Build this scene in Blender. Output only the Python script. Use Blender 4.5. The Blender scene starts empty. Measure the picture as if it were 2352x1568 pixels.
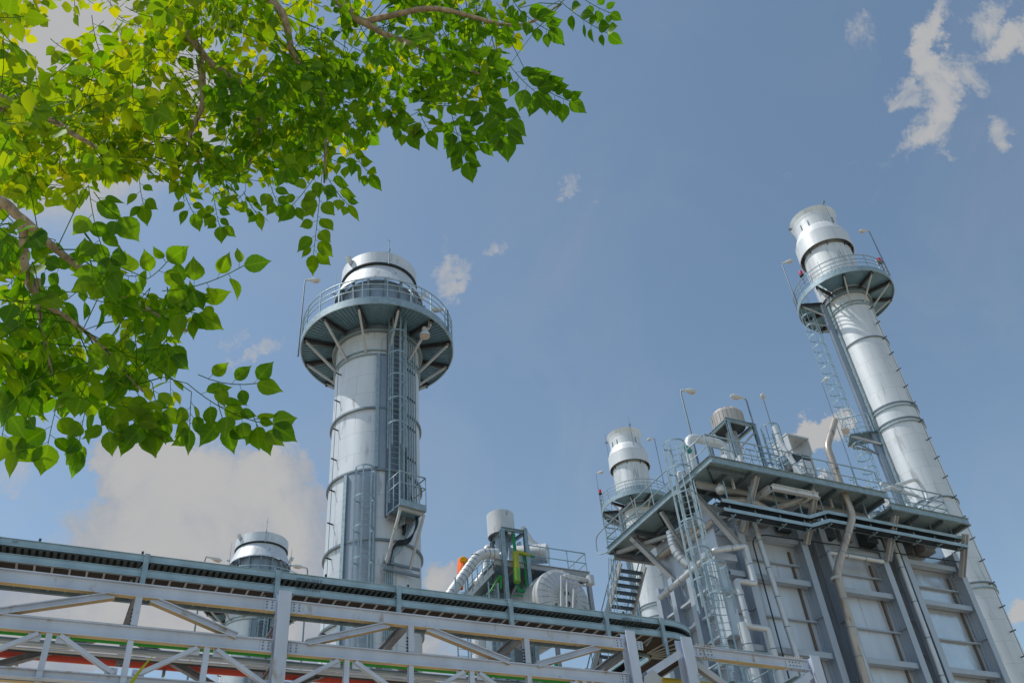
import bpy, math, random
from mathutils import Vector as V, Matrix
R = math.radians
rnd = random.Random(11)
scene = bpy.context.scene
col = scene.collection

# ------------------------------------------------------------------ camera (vertical / horizontal vanishing points measured once)
F_PX = 2083.83
AX = [V((0.9014418557630914, -0.21818337910189478, -0.37389650140389497)),
      V((-0.4261260924343816, -0.5994173700243633, -0.677580526476138)),
      V((-0.07628324865262875, 0.7701265023337103, -0.6333135371822135))]
CAM = V((0, 0, 1.7))
cam = bpy.data.cameras.new('camera')
cam.sensor_width = 36; cam.lens = F_PX/2352*36; cam.clip_start = .05; cam.clip_end = 3000
co = bpy.data.objects.new('camera', cam); col.objects.link(co)
co.matrix_world = Matrix.Translation(CAM) @ Matrix((AX[0], AX[1], AX[2])).to_4x4()
scene.camera = co
def ray(px, py):
    c = V((px-1176, -(py-784), -F_PX)).normalized()
    return V((AX[0].dot(c), AX[1].dot(c), AX[2].dot(c)))
def onY(px, py, y): r = ray(px, py); return CAM + r*(y/r.y)
def onX(px, py, x): r = ray(px, py); return CAM + r*(x/r.x)
def onZ(px, py, z): r = ray(px, py); return CAM + r*((z-CAM.z)/r.z)
def far(px, py, d): return CAM + ray(px, py)*d

# ------------------------------------------------------------------ materials
def mat(name, c, metal=0., rough=.5, var=.08, scale=3., streak=1., bump=0., spec=.5, rust=0., seam=None, rustc=(.16,.075,.03)):
    m = bpy.data.materials.new(name); m.use_nodes = True
    nt = m.node_tree; n = nt.nodes; l = nt.links
    b = n['Principled BSDF']
    b.inputs['Metallic'].default_value = metal; b.inputs['Roughness'].default_value = rough
    b.inputs['Specular IOR Level'].default_value = spec
    tc = n.new('ShaderNodeTexCoord'); mp = n.new('ShaderNodeMapping')
    mp.inputs['Scale'].default_value = (1, 1, streak)
    l.new(tc.outputs['Object'], mp.inputs['Vector'])
    nz = n.new('ShaderNodeTexNoise'); nz.inputs['Scale'].default_value = scale; nz.inputs['Detail'].default_value = 5
    l.new(mp.outputs[0], nz.inputs['Vector'])
    mr = n.new('ShaderNodeMapRange'); mr.inputs[1].default_value = .3; mr.inputs[2].default_value = .7
    mr.inputs[3].default_value = 1-var; mr.inputs[4].default_value = 1+var
    l.new(nz.outputs['Fac'], mr.inputs[0])
    mx = n.new('ShaderNodeVectorMath'); mx.operation = 'SCALE'; mx.inputs[0].default_value = c
    l.new(mr.outputs[0], mx.inputs['Scale'])
    out = mx.outputs[0]
    if seam:                                           # sheet seams of a cladding (vertical laps)
        br = n.new('ShaderNodeTexBrick'); br.inputs['Scale'].default_value = 1
        br.inputs['Color1'].default_value = (1, 1, 1, 1); br.inputs['Color2'].default_value = (.95, .96, .97, 1)
        br.inputs['Mortar'].default_value = (.6, .62, .65, 1); br.inputs['Mortar Size'].default_value = .008
        br.inputs['Brick Width'].default_value = seam[0]; br.inputs['Row Height'].default_value = seam[1]
        sp = n.new('ShaderNodeSeparateXYZ'); l.new(tc.outputs['Object'], sp.inputs[0])
        cb = n.new('ShaderNodeCombineXYZ')
        if len(seam) > 2:
            at = n.new('ShaderNodeMath'); at.operation = 'ARCTAN2'; l.new(sp.outputs[0], at.inputs[0]); l.new(sp.outputs[1], at.inputs[1])
            ml = n.new('ShaderNodeMath'); ml.operation = 'MULTIPLY'; ml.inputs[1].default_value = seam[2]; l.new(at.outputs[0], ml.inputs[0])
            l.new(ml.outputs[0], cb.inputs[0])
        else: l.new(sp.outputs[0], cb.inputs[0])
        l.new(sp.outputs[2], cb.inputs[1]); l.new(cb.outputs[0], br.inputs['Vector'])
        m2 = n.new('ShaderNodeVectorMath'); m2.operation = 'MULTIPLY'
        l.new(out, m2.inputs[0]); l.new(br.outputs['Color'], m2.inputs[1]); out = m2.outputs[0]
    if rust:
        n2 = n.new('ShaderNodeTexNoise'); n2.inputs['Scale'].default_value = scale*2.2; n2.inputs['Detail'].default_value = 8
        l.new(mp.outputs[0], n2.inputs['Vector'])
        r2 = n.new('ShaderNodeMapRange'); r2.inputs[1].default_value = .62-rust*.12; r2.inputs[2].default_value = .72
        l.new(n2.outputs['Fac'], r2.inputs[0])
        mm = n.new('ShaderNodeMixRGB'); mm.inputs[2].default_value = (*rustc, 1)
        l.new(r2.outputs[0], mm.inputs[0]); l.new(out, mm.inputs[1]); out = mm.outputs[0]
    l.new(out, b.inputs['Base Color'])
    rr = n.new('ShaderNodeMapRange'); rr.inputs[3].default_value = max(.05, rough-.1); rr.inputs[4].default_value = min(1, rough+.12)
    l.new(nz.outputs['Fac'], rr.inputs[0]); l.new(rr.outputs[0], b.inputs['Roughness'])
    if bump:
        nb = n.new('ShaderNodeTexNoise'); nb.inputs['Scale'].default_value = 1.1; nb.inputs['Detail'].default_value = 2
        l.new(mp.outputs[0], nb.inputs['Vector'])
        bp = n.new('ShaderNodeBump'); bp.inputs['Strength'].default_value = bump; bp.inputs['Distance'].default_value = .12
        l.new(nb.outputs['Fac'], bp.inputs['Height']); l.new(bp.outputs[0], b.inputs['Normal'])
    return m
M = dict(
    clad=mat('stack_cladding', (.62, .66, .70), .3, .52, .09, 1.2, .2, .14, seam=(1.64, 1.1, 2.09), rust=.12, rustc=(.36,.38,.40)),
    clad2=mat('stack_cladding_slim', (.66, .69, .715), .28, .5, .08, 1.2, .15, .16, seam=(1.18, 1.2, 1.5), rust=.12, rustc=(.40,.41,.42)),
    backing=mat('ladder_backing_sheet', (.15, .19, .24), .4, .5, .1, 2, .3),
    clad_dark=mat('cladding_strip', (.27, .33, .40), .4, .5, .08, 2, .3),
    ringm=mat('ring_steel', (.20, .25, .29), .5, .5, .12, 4),
    galv=mat('galvanised_steel', (.29, .385, .435), .4, .48, .16, 5),
    teal=mat('galvanised_tray', (.34, .46, .52), .4, .42, .14, 2.5, 1., .05),
    deck=mat('deck_plate', (.15, .26, .34), .3, .6, .15, 3),
    beam=mat('painted_steel', (.50, .56, .67), .05, .5, .12, 1.6, .5, 0, .4, .06, rustc=(.36,.33,.30)),
    beam_old=mat('weathered_steel', (.24, .25, .28), .05, .6, .16, 2.5, .5, 0, .4, .2),
    brace=mat('steel_brace', (.42, .44, .46), .15, .55, .12, 2.0, .5, 0, .4),
    wall=mat('casing_sheet', (.54, .60, .68), .35, .42, .08, 1.6, .07, .2, .5, .12, rustc=(.34,.30,.27)),
    wall_shiny=mat('bright_casing_sheet', (.62, .64, .66), .75, .24, .06, .8, .5, .4),
    colm=mat('casing_column', (.38, .45, .54), .1, .5, .07, 1.5, .3, 0, .4),
    pipe=mat('insulated_pipe', (.55, .585, .62), .4, .42, .09, 3, .5, .08),
    white=mat('white_cladding', (.60, .63, .66), .2, .46, .07, 2, .4, .06, .4, .12, rustc=(.3,.28,.26)),
    aged=mat('stained_cladding', (.46, .44, .42), .2, .5, .16, 2.5, .12, .05, .4, .4, rustc=(.13,.10,.085)),
    rustpipe=mat('heat_stained_pipe', (.42, .38, .34), .4, .42, .18, 2.5, .2, .05, .5, .6, rustc=(.2,.12,.06)),
    dark=mat('dark_steel', (.05, .06, .07), .2, .6, .2, 4),
    black=mat('black_cable', (.012, .02, .028), 0, .5, .2, 5),
    brown=mat('cable_bundle', (.030, .018, .014), 0, .7, .4, 9),
    glass=mat('lamp_lens', (.52, .44, .40), 0, .25, .1, 6),
    lamp=mat('lamp_housing', (.55, .58, .58), .1, .4, .05, 6),
    red=mat('red_pipe_paint', (.50, .045, .022), 0, .4, .12, 2),
    redl=mat('red_lamp', (.55, .02, .06), 0, .3, .05, 5),
    green=mat('green_pipe_paint', (.015, .30, .02), 0, .4, .1, 2),
    green2=mat('green_column_paint', (.01, .27, .10), 0, .4, .1, 2),
    lime=mat('lime_tank_paint', (.20, .42, .05), 0, .4, .15, 2),
    lime2=mat('lime_top_paint', (.38, .42, .03), 0, .4, .15, 2),
    yellow=mat('yellow_pipe_paint', (.62, .42, .01), 0, .4, .08, 2),
    orange=mat('windsock_cloth', (.92, .15, .004), 0, .7, .1, 6),
    orange2=mat('windsock_end', (.90, .42, .01), 0, .7, .1, 6),
    tealp=mat('teal_paint', (.01, .22, .20), 0, .4, .1, 2),
    stair=mat('stair_tread', (.07, .12, .17), .2, .6, .15, 3),
    bark=mat('bark', (.36, .285, .20), 0, .85, .4, 45, .3, .6, .2, .25, rustc=(.12,.09,.06)),
    ground=mat('sandy_soil', (.43, .36, .26), 0, .9, .15, .08, 1, .1, .1),
    flange=mat('bounce_ochre', (.52, .40, .20), 0, .55, .12, 1.5, .4, 0, .4),  # ochre of the warm ground bounce, painted on beam undersides
    brace_bounce=mat('bounce_brown', (.40, .30, .17), 0, .55, .15, 1.5, .4, 0, .4),  # brown-gold ground bounce painted under the diagonals
    streaked=mat('streaked_cladding', (.62, .65, .67), .25, .5, .14, 3, .08, .1, .5, .35, rustc=(.22,.22,.22)),
    grating=mat('deck_grating', (.27, .37, .41), .3, .55, .12, 3),
    stain=mat('stained_gap', (.13, .105, .09), .1, .6, .25, 2, .15),
    ink=mat('stencil_ink', (.03, .05, .07), 0, .6, .1, 5),
    blade=mat('grass_blade', (.28, .36, .02), 0, .5, .15, 20),
)
def leaf_mat():
    m = bpy.data.materials.new('leaf'); m.use_nodes = True
    nt = m.node_tree; n = nt.nodes; l = nt.links; n.clear()
    out = n.new('ShaderNodeOutputMaterial')
    at = n.new('ShaderNodeAttribute'); at.attribute_name = 'tint'
    uv = n.new('ShaderNodeUVMap'); uv.uv_map = 'leaf_uv'
    sp = n.new('ShaderNodeSeparateXYZ'); l.new(uv.outputs[0], sp.inputs[0])
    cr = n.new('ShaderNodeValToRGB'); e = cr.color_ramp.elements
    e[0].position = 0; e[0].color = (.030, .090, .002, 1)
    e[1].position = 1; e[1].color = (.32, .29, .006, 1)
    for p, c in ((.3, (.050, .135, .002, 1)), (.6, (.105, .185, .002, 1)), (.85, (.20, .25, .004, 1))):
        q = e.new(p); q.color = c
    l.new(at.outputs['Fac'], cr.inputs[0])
    def math_(op, a, b=None, c=None):
        k = n.new('ShaderNodeMath'); k.operation = op
        for i, v in enumerate((a, b, c)):
            if v is None: continue
            if isinstance(v, (int, float)): k.inputs[i].default_value = v
            else: l.new(v, k.inputs[i])
        return k.outputs[0]
    au = math_('ABSOLUTE', sp.outputs[0])
    mid = math_('LESS_THAN', au, .035)
    w = math_('SUBTRACT', sp.outputs[1], math_('MULTIPLY', au, .45))
    vein = math_('LESS_THAN', math_('FRACT', math_('MULTIPLY', w, 6.)), .13)
    vv = math_('MAXIMUM', mid, math_('MULTIPLY', vein, .6))
    mx = n.new('ShaderNodeMixRGB'); mx.inputs[2].default_value = (.16, .26, .02, 1)
    l.new(math_('MULTIPLY', vv, .3), mx.inputs[0]); l.new(cr.outputs[0], mx.inputs[1])
    d = n.new('ShaderNodeBsdfDiffuse'); l.new(mx.outputs[0], d.inputs[0])
    t = n.new('ShaderNodeBsdfTranslucent')
    tm = n.new('ShaderNodeVectorMath'); tm.operation = 'MULTIPLY'; tm.inputs[1].default_value = (3.0, 2.8, .5)
    l.new(mx.outputs[0], tm.inputs[0]); l.new(tm.outputs[0], t.inputs[0])
    m1 = n.new('ShaderNodeMixShader'); m1.inputs[0].default_value = .55
    l.new(d.outputs[0], m1.inputs[1]); l.new(t.outputs[0], m1.inputs[2])
    g = n.new('ShaderNodeBsdfGlossy'); g.inputs['Roughness'].default_value = .38; g.inputs[0].default_value = (.8, .9, .8, 1)
    m2 = n.new('ShaderNodeMixShader'); m2.inputs[0].default_value = .014
    l.new(m1.outputs[0], m2.inputs[1]); l.new(g.outputs[0], m2.inputs[2]); l.new(m2.outputs[0], out.inputs[0])
    return m
M['leaf'] = leaf_mat()

# ------------------------------------------------------------------ mesh helpers
class MB:
    def __init__(s): s.v = []; s.f = []; s.s = []
    def add(s, vs, fs, smooth=False):
        k = len(s.v); s.v += [tuple(p) for p in vs]; s.f += [tuple(i+k for i in f) for f in fs]; s.s += [smooth]*len(fs)
        return s
    def frame(s, o, x, y, z):
        o, x, y, z = V(o), V(x), V(y), V(z)
        vs = [o+x*a+y*b+z*c for c in (-1, 1) for b in (-1, 1) for a in (-1, 1)]
        return s.add(vs, [(0,2,3,1),(4,5,7,6),(0,1,5,4),(2,6,7,3),(0,4,6,2),(1,3,7,5)])
    def box(s, x0, x1, y0, y1, z0, z1):
        return s.frame(((x0+x1)/2,(y0+y1)/2,(z0+z1)/2),((x1-x0)/2,0,0),(0,(y1-y0)/2,0),(0,0,(z1-z0)/2))
    def bar(s, a, b, w, h, up=(0,0,1), off=0.):
        a, b = V(a), V(b); t = b-a; L = t.length
        if L < 1e-6: return s
        t /= L; up = V(up)
        if abs(t.dot(up)) > .995: up = V((0,1,0)) if abs(t.y) < .9 else V((1,0,0))
        sd = t.cross(up).normalized(); u = sd.cross(t)
        return s.frame((a+b)/2+u*off, t*(L/2), sd*(w/2), u*(h/2))
    def hbeam(s, a, b, h, w, up=(0,0,1), tf=.022, tw=.014):
        s.bar(a, b, w, tf, up, h/2-tf/2); s.bar(a, b, w, tf, up, -h/2+tf/2); s.bar(a, b, tw, h-2*tf-.002, up, 0)
        return s
    def channel(s, a, b, h, w, up=(0,0,1), side=1, t=.012):
        a, b = V(a), V(b); d = (b-a).normalized(); sd = d.cross(V(up)).normalized(); u = sd.cross(d)
        s.bar(a, b, t, h, up)
        for k in (1, -1):
            o = sd*(side*(w/2+t/2)) + u*(k*(h/2-t/2)); s.bar(a+o, b+o, w, t, up)
        return s
    def tube(s, pts, r, n=8, closed=False, caps=True):
        pts = [V(p) for p in pts]; N = len(pts)
        rs = r if isinstance(r, (list, tuple)) else [r]*N
        d0 = (pts[1]-pts[0]).normalized()
        u = d0.orthogonal().normalized(); vs = []
        for i in range(N):
            if closed: d = (pts[(i+1) % N]-pts[i-1]).normalized()
            else: d = (pts[min(i+1, N-1)]-pts[max(i-1, 0)]).normalized()
            u = (u-d*u.dot(d)).normalized(); w = d.cross(u)
            k = 1.
            if 0 < i < N-1 or closed:
                e = (pts[i]-pts[i-1]).normalized(); k = 1/max(.5, math.sqrt(max(.1, (1+e.dot((pts[(i+1) % N]-pts[i]).normalized()))/2)))
            for j in range(n):
                a = 2*math.pi*(j+.5)/n; vs.append(pts[i]+(u*math.cos(a)+w*math.sin(a))*rs[i]*k)
        fs = []
        for i in range(N if closed else N-1):
            for j in range(n):
                a, b = i*n+j, i*n+(j+1) % n; c, d_ = ((i+1) % N)*n+(j+1) % n, ((i+1) % N)*n+j
                fs.append((a, b, c, d_))
        s.add(vs, fs, n > 4)
        if caps and not closed:
            s.add(vs[:n], [tuple(reversed(range(n)))]); s.add(vs[-n:], [tuple(range(n))])
        return s
    def lathe(s, c, prof, n=64, a0=0., a1=360., axis=None):
        c = V(c); full = abs(a1-a0) >= 359.9
        if axis is None: ex, ey, ez = V((1,0,0)), V((0,1,0)), V((0,0,1))
        else:
            ez = V(axis).normalized(); ex = ez.orthogonal().normalized(); ey = ez.cross(ex)
        m = n if full else n+1
        an = [R(a0+(a1-a0)*i/n) for i in range(m)]
        for (r0, z0), (r1, z1) in zip(prof, prof[1:]):
            vs = [c+(ex*math.sin(a)+ey*math.cos(a))*r+ez*z for (r, z) in ((r0, z0), (r1, z1)) for a in an]
            fs = [(i, (i+1) % m, m+(i+1) % m, m+i) for i in range(m if full else m-1)]
            s.add(vs, fs, True)
        return s
    def build(s, name, m, parent=None):
        me = bpy.data.meshes.new(name)
        o0 = V(parent.get('_o', (0,0,0))) if parent else V((0,0,0))
        vs = [V(p)-o0 for p in s.v] if parent else s.v
        me.from_pydata(vs, [], s.f); me.polygons.foreach_set('use_smooth', s.s); me.update()
        me.materials.append(m if isinstance(m, bpy.types.Material) else M[m])
        o = bpy.data.objects.new(name, me); col.objects.link(o)
        if parent:
            o.parent = parent; o['_o'] = tuple(o0)
        return o
def thing(name, label, cat, loc=(0,0,0), group=None):
    o = bpy.data.objects.new(name, None); o.empty_display_size = .3; col.objects.link(o)
    o.location = loc; o['_o'] = tuple(loc); return tag(o, label, cat, group)
def tag(o, label, cat, group=None):
    o['label'] = label; o['category'] = cat
    if group: o['group'] = group
    return o
def single(mb, name, m, label, cat, group=None):          # a thing that is one mesh
    c = V(mb.v[0]); me = mb.build(name, m); me.data.transform(Matrix.Translation(-c)); me.location = c
    return tag(me, label, cat, group)
def struct(mb, name, m):
    o = mb.build(name, m); o['kind'] = 'structure'; return o
def copy_tree(o, parent=None, loc=None, label=None):
    c = o.copy(); col.objects.link(c); c.parent = parent
    if loc is not None: c.location = loc
    if label: c['label'] = label
    for ch in list(o.children): copy_tree(ch, c)
    return c
def smooth_path(pts, rad=.3, k=5):                        # round the corners of a pipe run
    pts = [V(p) for p in pts]; out = [pts[0]]
    for a, b, c in zip(pts, pts[1:], pts[2:]):
        d1, d2 = a-b, c-b; r1 = min(rad, d1.length*.45); r2 = min(rad, d2.length*.45)
        p, q = b+d1.normalized()*r1, b+d2.normalized()*r2
        for i in range(k+1):
            t = i/k; out.append(p*(1-t)**2+b*2*t*(1-t)+q*t*t)
    return out+[pts[-1]]
def rail(mb, pts, h=1.1, post=1.35, r=.026, mids=(.5,), closed=False, posts=True):
    pts = [V(p) for p in pts]; up = V((0,0,1))
    for k in (1.,)+tuple(mids): mb.tube([p+up*h*k for p in pts], r if k == 1 else r*.8, 6, closed)
    if posts:
        acc = 0.; q = pts+([pts[0]] if closed else [])
        mb.tube([q[0]-up*.1, q[0]+up*h], r, 6)
        for a, b in zip(q, q[1:]):
            L = (b-a).length; nn = max(1, round(L/post))
            if L < post*.6:
                acc += L
                if acc >= post: acc = 0; mb.tube([b-up*.1, b+up*h], r, 6)
                continue
            for i in range(1, nn+1):
                p = a+(b-a)*(i/nn); mb.tube([p-up*.1, p+up*h], r, 6)
    return mb
def ladder(mb, foot, z0, z1, out, w=.46, rung=.3, r=.028):
    o = V((out[0], out[1], 0)).normalized(); sd = V((-o.y, o.x, 0)); f = V((foot[0], foot[1], 0))
    for k in (-1, 1): mb.bar(f+sd*k*w/2+V((0,0,z0)), f+sd*k*w/2+V((0,0,z1)), .07, .025, o)
    z = z0+.2
    while z < z1:
        mb.tube([f-sd*w/2+V((0,0,z)), f+sd*w/2+V((0,0,z))], .014, 5); z += rung
    return mb
def cage(mb, foot, z0, z1, out, w=.46, pitch=1.35, dep=.72, wide=.42, straps=5, top=True):
    o = V((out[0], out[1], 0)).normalized(); sd = V((-o.y, o.x, 0)); f = V((foot[0], foot[1], 0))
    def hp(a): return f+sd*math.sin(a)*wide+o*(dep*.42+math.cos(a)*dep*.58)
    z = z1
    while z > z0:
        pts = [f-sd*w/2]+[hp(R(-112+224*i/14)) for i in range(15)]+[f+sd*w/2]
        for p, q in zip(pts, pts[1:]): mb.bar(p+V((0,0,z)), q+V((0,0,z)), .014, .075)
        z -= pitch
    for i in range(straps):
        p = hp(R(-105+210*i/(straps-1))); mb.bar(p+V((0,0,z0)), p+V((0,0,z1)), .055, .014, o)
    return mb
def text(txt, size, o, xdir, ydir, m, name, parent):
    cu = bpy.data.curves.new(name, 'FONT'); cu.body = txt; cu.size = size; cu.extrude = .002
    t = bpy.data.objects.new('tmp', cu); col.objects.link(t)
    bpy.context.view_layer.update()
    me = bpy.data.meshes.new_from_object(t.evaluated_get(bpy.context.evaluated_depsgraph_get()))
    bpy.data.objects.remove(t)
    x, y = V(xdir).normalized(), V(ydir).normalized(); z = x.cross(y)
    mt = Matrix((x, y, z)).transposed().to_4x4(); mt.translation = V(o)-V(parent['_o'])
    me.transform(mt); me.materials.clear(); me.materials.append(M[m])
    ob = bpy.data.objects.new(name, me); col.objects.link(ob); ob.parent = parent
    return ob
UP = V((0,0,1))
def dirz(a): return V((math.sin(R(a)), math.cos(R(a)), 0))     # compass direction, 0 = +Y, 90 = +X

# ------------------------------------------------------------------ ground
g = MB(); g.lathe((15, 30, 0), [(0, 0), (60, 0), (900, 0)], 48); struct(g, 'ground', 'ground')

# ------------------------------------------------------------------ wide exhaust stack
def wide_stack(C, label, group):
    C = V(C); t = thing('exhaust_stack', label, 'stack', C, group)
    def D(phi): return dirz(198-phi)
    r = 2.09
    MB().lathe(C, [(r, 0), (r, 31.6)], 96).build('shell', 'clad', t)
    MB().lathe(C, [(1.98, 31.62), (1.98, 34.9), (1.7, 35.1)], 64).build('inner_flue', 'clad_dark', t)
    h = MB().lathe(C, [(2.20, 34.86), (2.37, 34.72), (2.365, 34.8), (1.95, 36.0)], 96); h.lathe(C, [(2.2, 34.86), (1.95, 35.2)], 64); h.build('hood', 'clad', t)
    MB().lathe(C, [(1.9, 36.0), (1.9, 36.06), (2.07, 36.06), (2.07, 36.12)], 96).build('shaded_rim_underside', 'dark', t)  # rim underside, its shade put in as dark colour
    MB().lathe(C, [(2.07, 36.12), (2.05, 36.92), (1.9, 36.92), (1.9, 36.2)], 96).build('rim', 'clad', t)
    for k in range(16):                                     # hood support brackets
        d = D(k*22.5+8); MB().bar(C+d*2.05+UP*33.4, C+d*2.25+UP*34.9, .1, .16, d).build('hood_bracket', 'ringm', t)
    for z in (26.57, 23.23, 19.82, 16.4, 13.0, 9.6):
        MB().lathe(C, [(r, z-.05), (r+.10, z-.05), (r+.10, z+.05), (r, z+.05)], 96).build('stiffener_ring', 'ringm', t)
    for z in (30.02, 29.78):
        MB().lathe(C, [(r, z-.03), (r+.09, z-.03), (r+.09, z+.03), (r, z+.03)], 96).build('stiffener_ring', 'galv', t)
    MB().lathe(C, [(r, 31.2), (r+.17, 31.2), (r+.17, 31.56), (r, 31.56)], 96).build('collar_ring', 'ringm', t)
    MB().lathe(C, [(r+.17, 31.18), (r+.21, 31.18), (r+.21, 31.26), (r+.17, 31.26)], 96).build('collar_flange', 'galv', t)
    # round access platform
    ri, ro, zb = 2.12, 3.86, 31.62
    dk = MB().lathe(C, [(ri, zb+.02), (ro, zb+.02), (ro, zb+.1), (ri, zb+.1)], 96)
    for k in range(12):
        for j in range(1, 9):
            a = D(15+k*30+j*30/9); dk.bar(C+a*(ri+.05)+UP*zb, C+a*(ro-.08)+UP*zb, .03, .05)
    dk.build('platform_deck', 'deck', t)
    MB().lathe(C, [(ro, zb-.12), (ro+.06, zb-.12), (ro+.06, zb+.32), (ro, zb+.32), (ro, zb-.12)], 96).build('toe_plate', 'galv', t)
    for k in range(12):
        d = D(15+k*30)
        MB().hbeam(C+d*(r+.15)+UP*(zb-.13), C+d*(ro-.02)+UP*(zb-.13), .26, .13).build('platform_beam', 'dark', t)
        MB().bar(C+d*(r+.06)+UP*29.9, C+d*(ro-.12)+UP*(zb-.16), .1, .1, d).build('bracket_brace', 'brace', t)
    hr = MB(); rr = ro+.03
    ring = [C+D(a*360/60)*rr for a in range(60)]
    for z, q in ((1.58, .034), (1.2, .026), (.85, .026)): hr.tube([p+UP*(zb+z-.02) for p in ring], q, 6, True)
    for k in range(20): p = C+D(6+18*k)*rr; hr.bar(p+UP*(zb+.0), p+UP*(zb+1.58), .05, .05, D(6+18*k))
    hr.build('handrail', 'teal', t)
    # cladding strips behind the ladders
    def strip(p0, p1, z0, z1, dr=.07):
        a0, a1 = 198-p1, 198-p0
        m = MB().lathe(C, [(r, z0), (r+dr, z0), (r+dr, z1), (r, z1)], 16, a0, a1)
        for p in (p0, p1): d = D(p); m.add([C+d*r+UP*z0, C+d*(r+dr)+UP*z0, C+d*(r+dr)+UP*z1, C+d*r+UP*z1], [(0,1,2,3)])
        return m
    strip(1, 12, 23.3, 29.7).build('ladder_backing', 'clad_dark', t); strip(12.1, 31, 20.9, 31.1, .06).build('ladder_backing', 'backing', t)
    strip(-35, 2, 3, 23.16).build('ladder_backing', 'clad_dark', t)
    for p, z0, z1 in ((1, 23.3, 29.7), (-35, 3, 23.1)):
        d = D(p); MB().bar(C+d*(r+.12)+UP*z0, C+d*(r+.12)+UP*z1, .16, .1, d).build('cover_channel', 'galv', t)
    lad = MB(); ca = MB(); d = D(20); f = C+d*(r+.38)
    ladder(lad, f, 21.4, 32.6, d); cage(ca, f, 24.0, 32.0, d, pitch=1.35)
    lad.build('ladder', 'galv', t); ca.build('ladder_cage', 'galv', t)
    lad = MB(); ca = MB(); d = D(-9); f = C+d*(r+.38)
    ladder(lad, f, 3, 22.9, d); cage(ca, f, 5.5, 22.85, d, pitch=1.43)
    lad.build('ladder', 'galv', t); ca.build('ladder_cage', 'galv', t)
    # riser tray + conduits right of the ladder
    d = D(30); MB().channel(C+d*(r+.22)+UP*20.5, C+d*(r+.22)+UP*31.5, .34, .08, d).build('cable_riser', 'galv', t)
    d = D(36); MB().bar(C+d*(r+.12)+UP*20.2, C+d*(r+.12)+UP*31.4, .12, .1, d).build('black_riser', 'black', t)
    for k, p in enumerate((40, 44, 48.5, 53, 58)):
        d = D(p); MB().tube(smooth_path([C+d*(r+.1)+UP*31.4, C+d*(r+.1)+UP*(20.6+.15*k), C+D(30)*(r+.3)+UP*(19.3+.1*k), C+D(14+k*2)*(r+.12)+UP*(18.9+.08*k), C+D(12+k*2)*(r+.12)+UP*12], .5), .035, 6).build('conduit', 'galv', t)
    for z in (21.5, 24.2, 25.9, 27.6, 29.3):
        mb = MB()
        for p in range(36, 60, 3): mb.bar(C+D(p)*(r+.05)+UP*z, C+D(p+3)*(r+.05)+UP*z, .06, .06)
        mb.build('conduit_clamp', 'dark', t)
    # rest platform
    d = D(29); s = V((-d.y, d.x, 0)); s = s if s.dot(D(90)) > 0 else -s
    zf = 20.95; c0 = C+d*(r+.1); q = lambda a, b, z: c0+s*a+d*b+UP*z
    fl = MB().frame(q(.02, .55, zf), s*.62, d*.55, UP*.03); fl.build('rest_platform_deck', 'deck', t)
    tp = MB().bar(q(-.62, 1.12, zf+.06), q(.66, 1.12, zf+.06), .03, .3); tp.bar(q(.66, .0, zf+.06), q(.66, 1.1, zf+.06), .03, .3); tp.build('rest_platform_toe_plate', 'galv', t)
    MB().hbeam(q(-.62, 1.0, zf-.14), q(.64, 1.0, zf-.14), .2, .12).build('rest_platform_beam', 'brace', t)
    MB().hbeam(q(-.62, .12, zf-.14), q(.64, .12, zf-.14), .2, .12).build('rest_platform_beam', 'beam_old', t)
    hr = MB(); rail(hr, [q(-.62, .05, zf), q(-.62, 1.12, zf), q(.66, 1.12, zf), q(.66, .05, zf)], 1.55, .7, .026, (.66,)); hr.build('rest_platform_handrail', 'galv', t)
    for a in (-.55, .6): MB().bar(q(a, 1.05, zf-.2), q(a-.12, .08, zf-2.3), .1, .1, d).build('rest_platform_brace', 'brace', t)
    MB().bar(q(-.8, .08, zf-2.25), q(.95, .08, zf-2.25), .1, .1).build('brace_rail', 'ringm', t)
    MB().bar(q(-.8, .08, zf-2.55), q(.95, .08, zf-2.55), .1, .1).build('brace_rail', 'ringm', t)
    for k in range(4):
        MB().tube(smooth_path([q(.5-.05*k, .3+.04*k, zf+.9), q(.72-.04*k, .5, zf-.3), q(.35, .3, zf-1.1-.08*k), q(-.35, .18, zf-1.25-.06*k), q(-.5, .12, zf-2.3)], .4), .03, 6).build('cable', 'black', t)
    # lightning conductor with stand-offs
    d = D(-57); MB().tube([C+d*(r+.16)+UP*5, C+d*(r+.16)+UP*29.6], .012, 5).build('conductor_wire', 'dark', t)
    for k in range(15):
        z = 29.2-1.63*k; MB().bar(C+d*r+UP*z, C+d*(r+.28)+UP*(z+.02), .05, .05).build('conductor_clip', 'dark', t)
    # rods and floodlights on the rim
    def rod(p, z0, z1, rr):
        d = D(p); m = MB().tube([C+d*rr+UP*z0, C+d*rr+UP*z1], [.035, .012], 6); m.bar(C+d*(rr-.05)+UP*(z0+.9), C+d*(rr+.2)+UP*(z0+.9), .06, .1)
        m.tube([C+d*rr+UP*(z1-.35)-D(p+90)*.14, C+d*rr+UP*(z1-.45)+D(p+90)*.1], .012, 5); m.build('lightning_rod', 'galv', t)
    rod(13, 36.0, 38.15, 2.13); rod(-82, 34.4, 36.9, 2.35); rod(96, 34.2, 36.6, 2.35)
    for p, rr, z in ((-48, 2.15, 36.5), (80, 2.4, 35.0)):
        d = D(p); m = MB().tube([C+d*(rr-.1)+UP*z, C+d*(rr+.05)+UP*(z+.25), C+d*(rr+.13)+UP*(z+.45)], [.08, .15, .15], 10); m.build('warning_light_can', 'clad', t)
    # floodlight bell under the deck edge
    d = D(44); p = C+d*3.3
    m = MB().lathe(p+UP*30.75, [(.26, 0), (.26, .12), (.16, .3), (.13, .55), (.0, .6)], 20); fb = m.build('floodlight', 'white', t)
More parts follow.
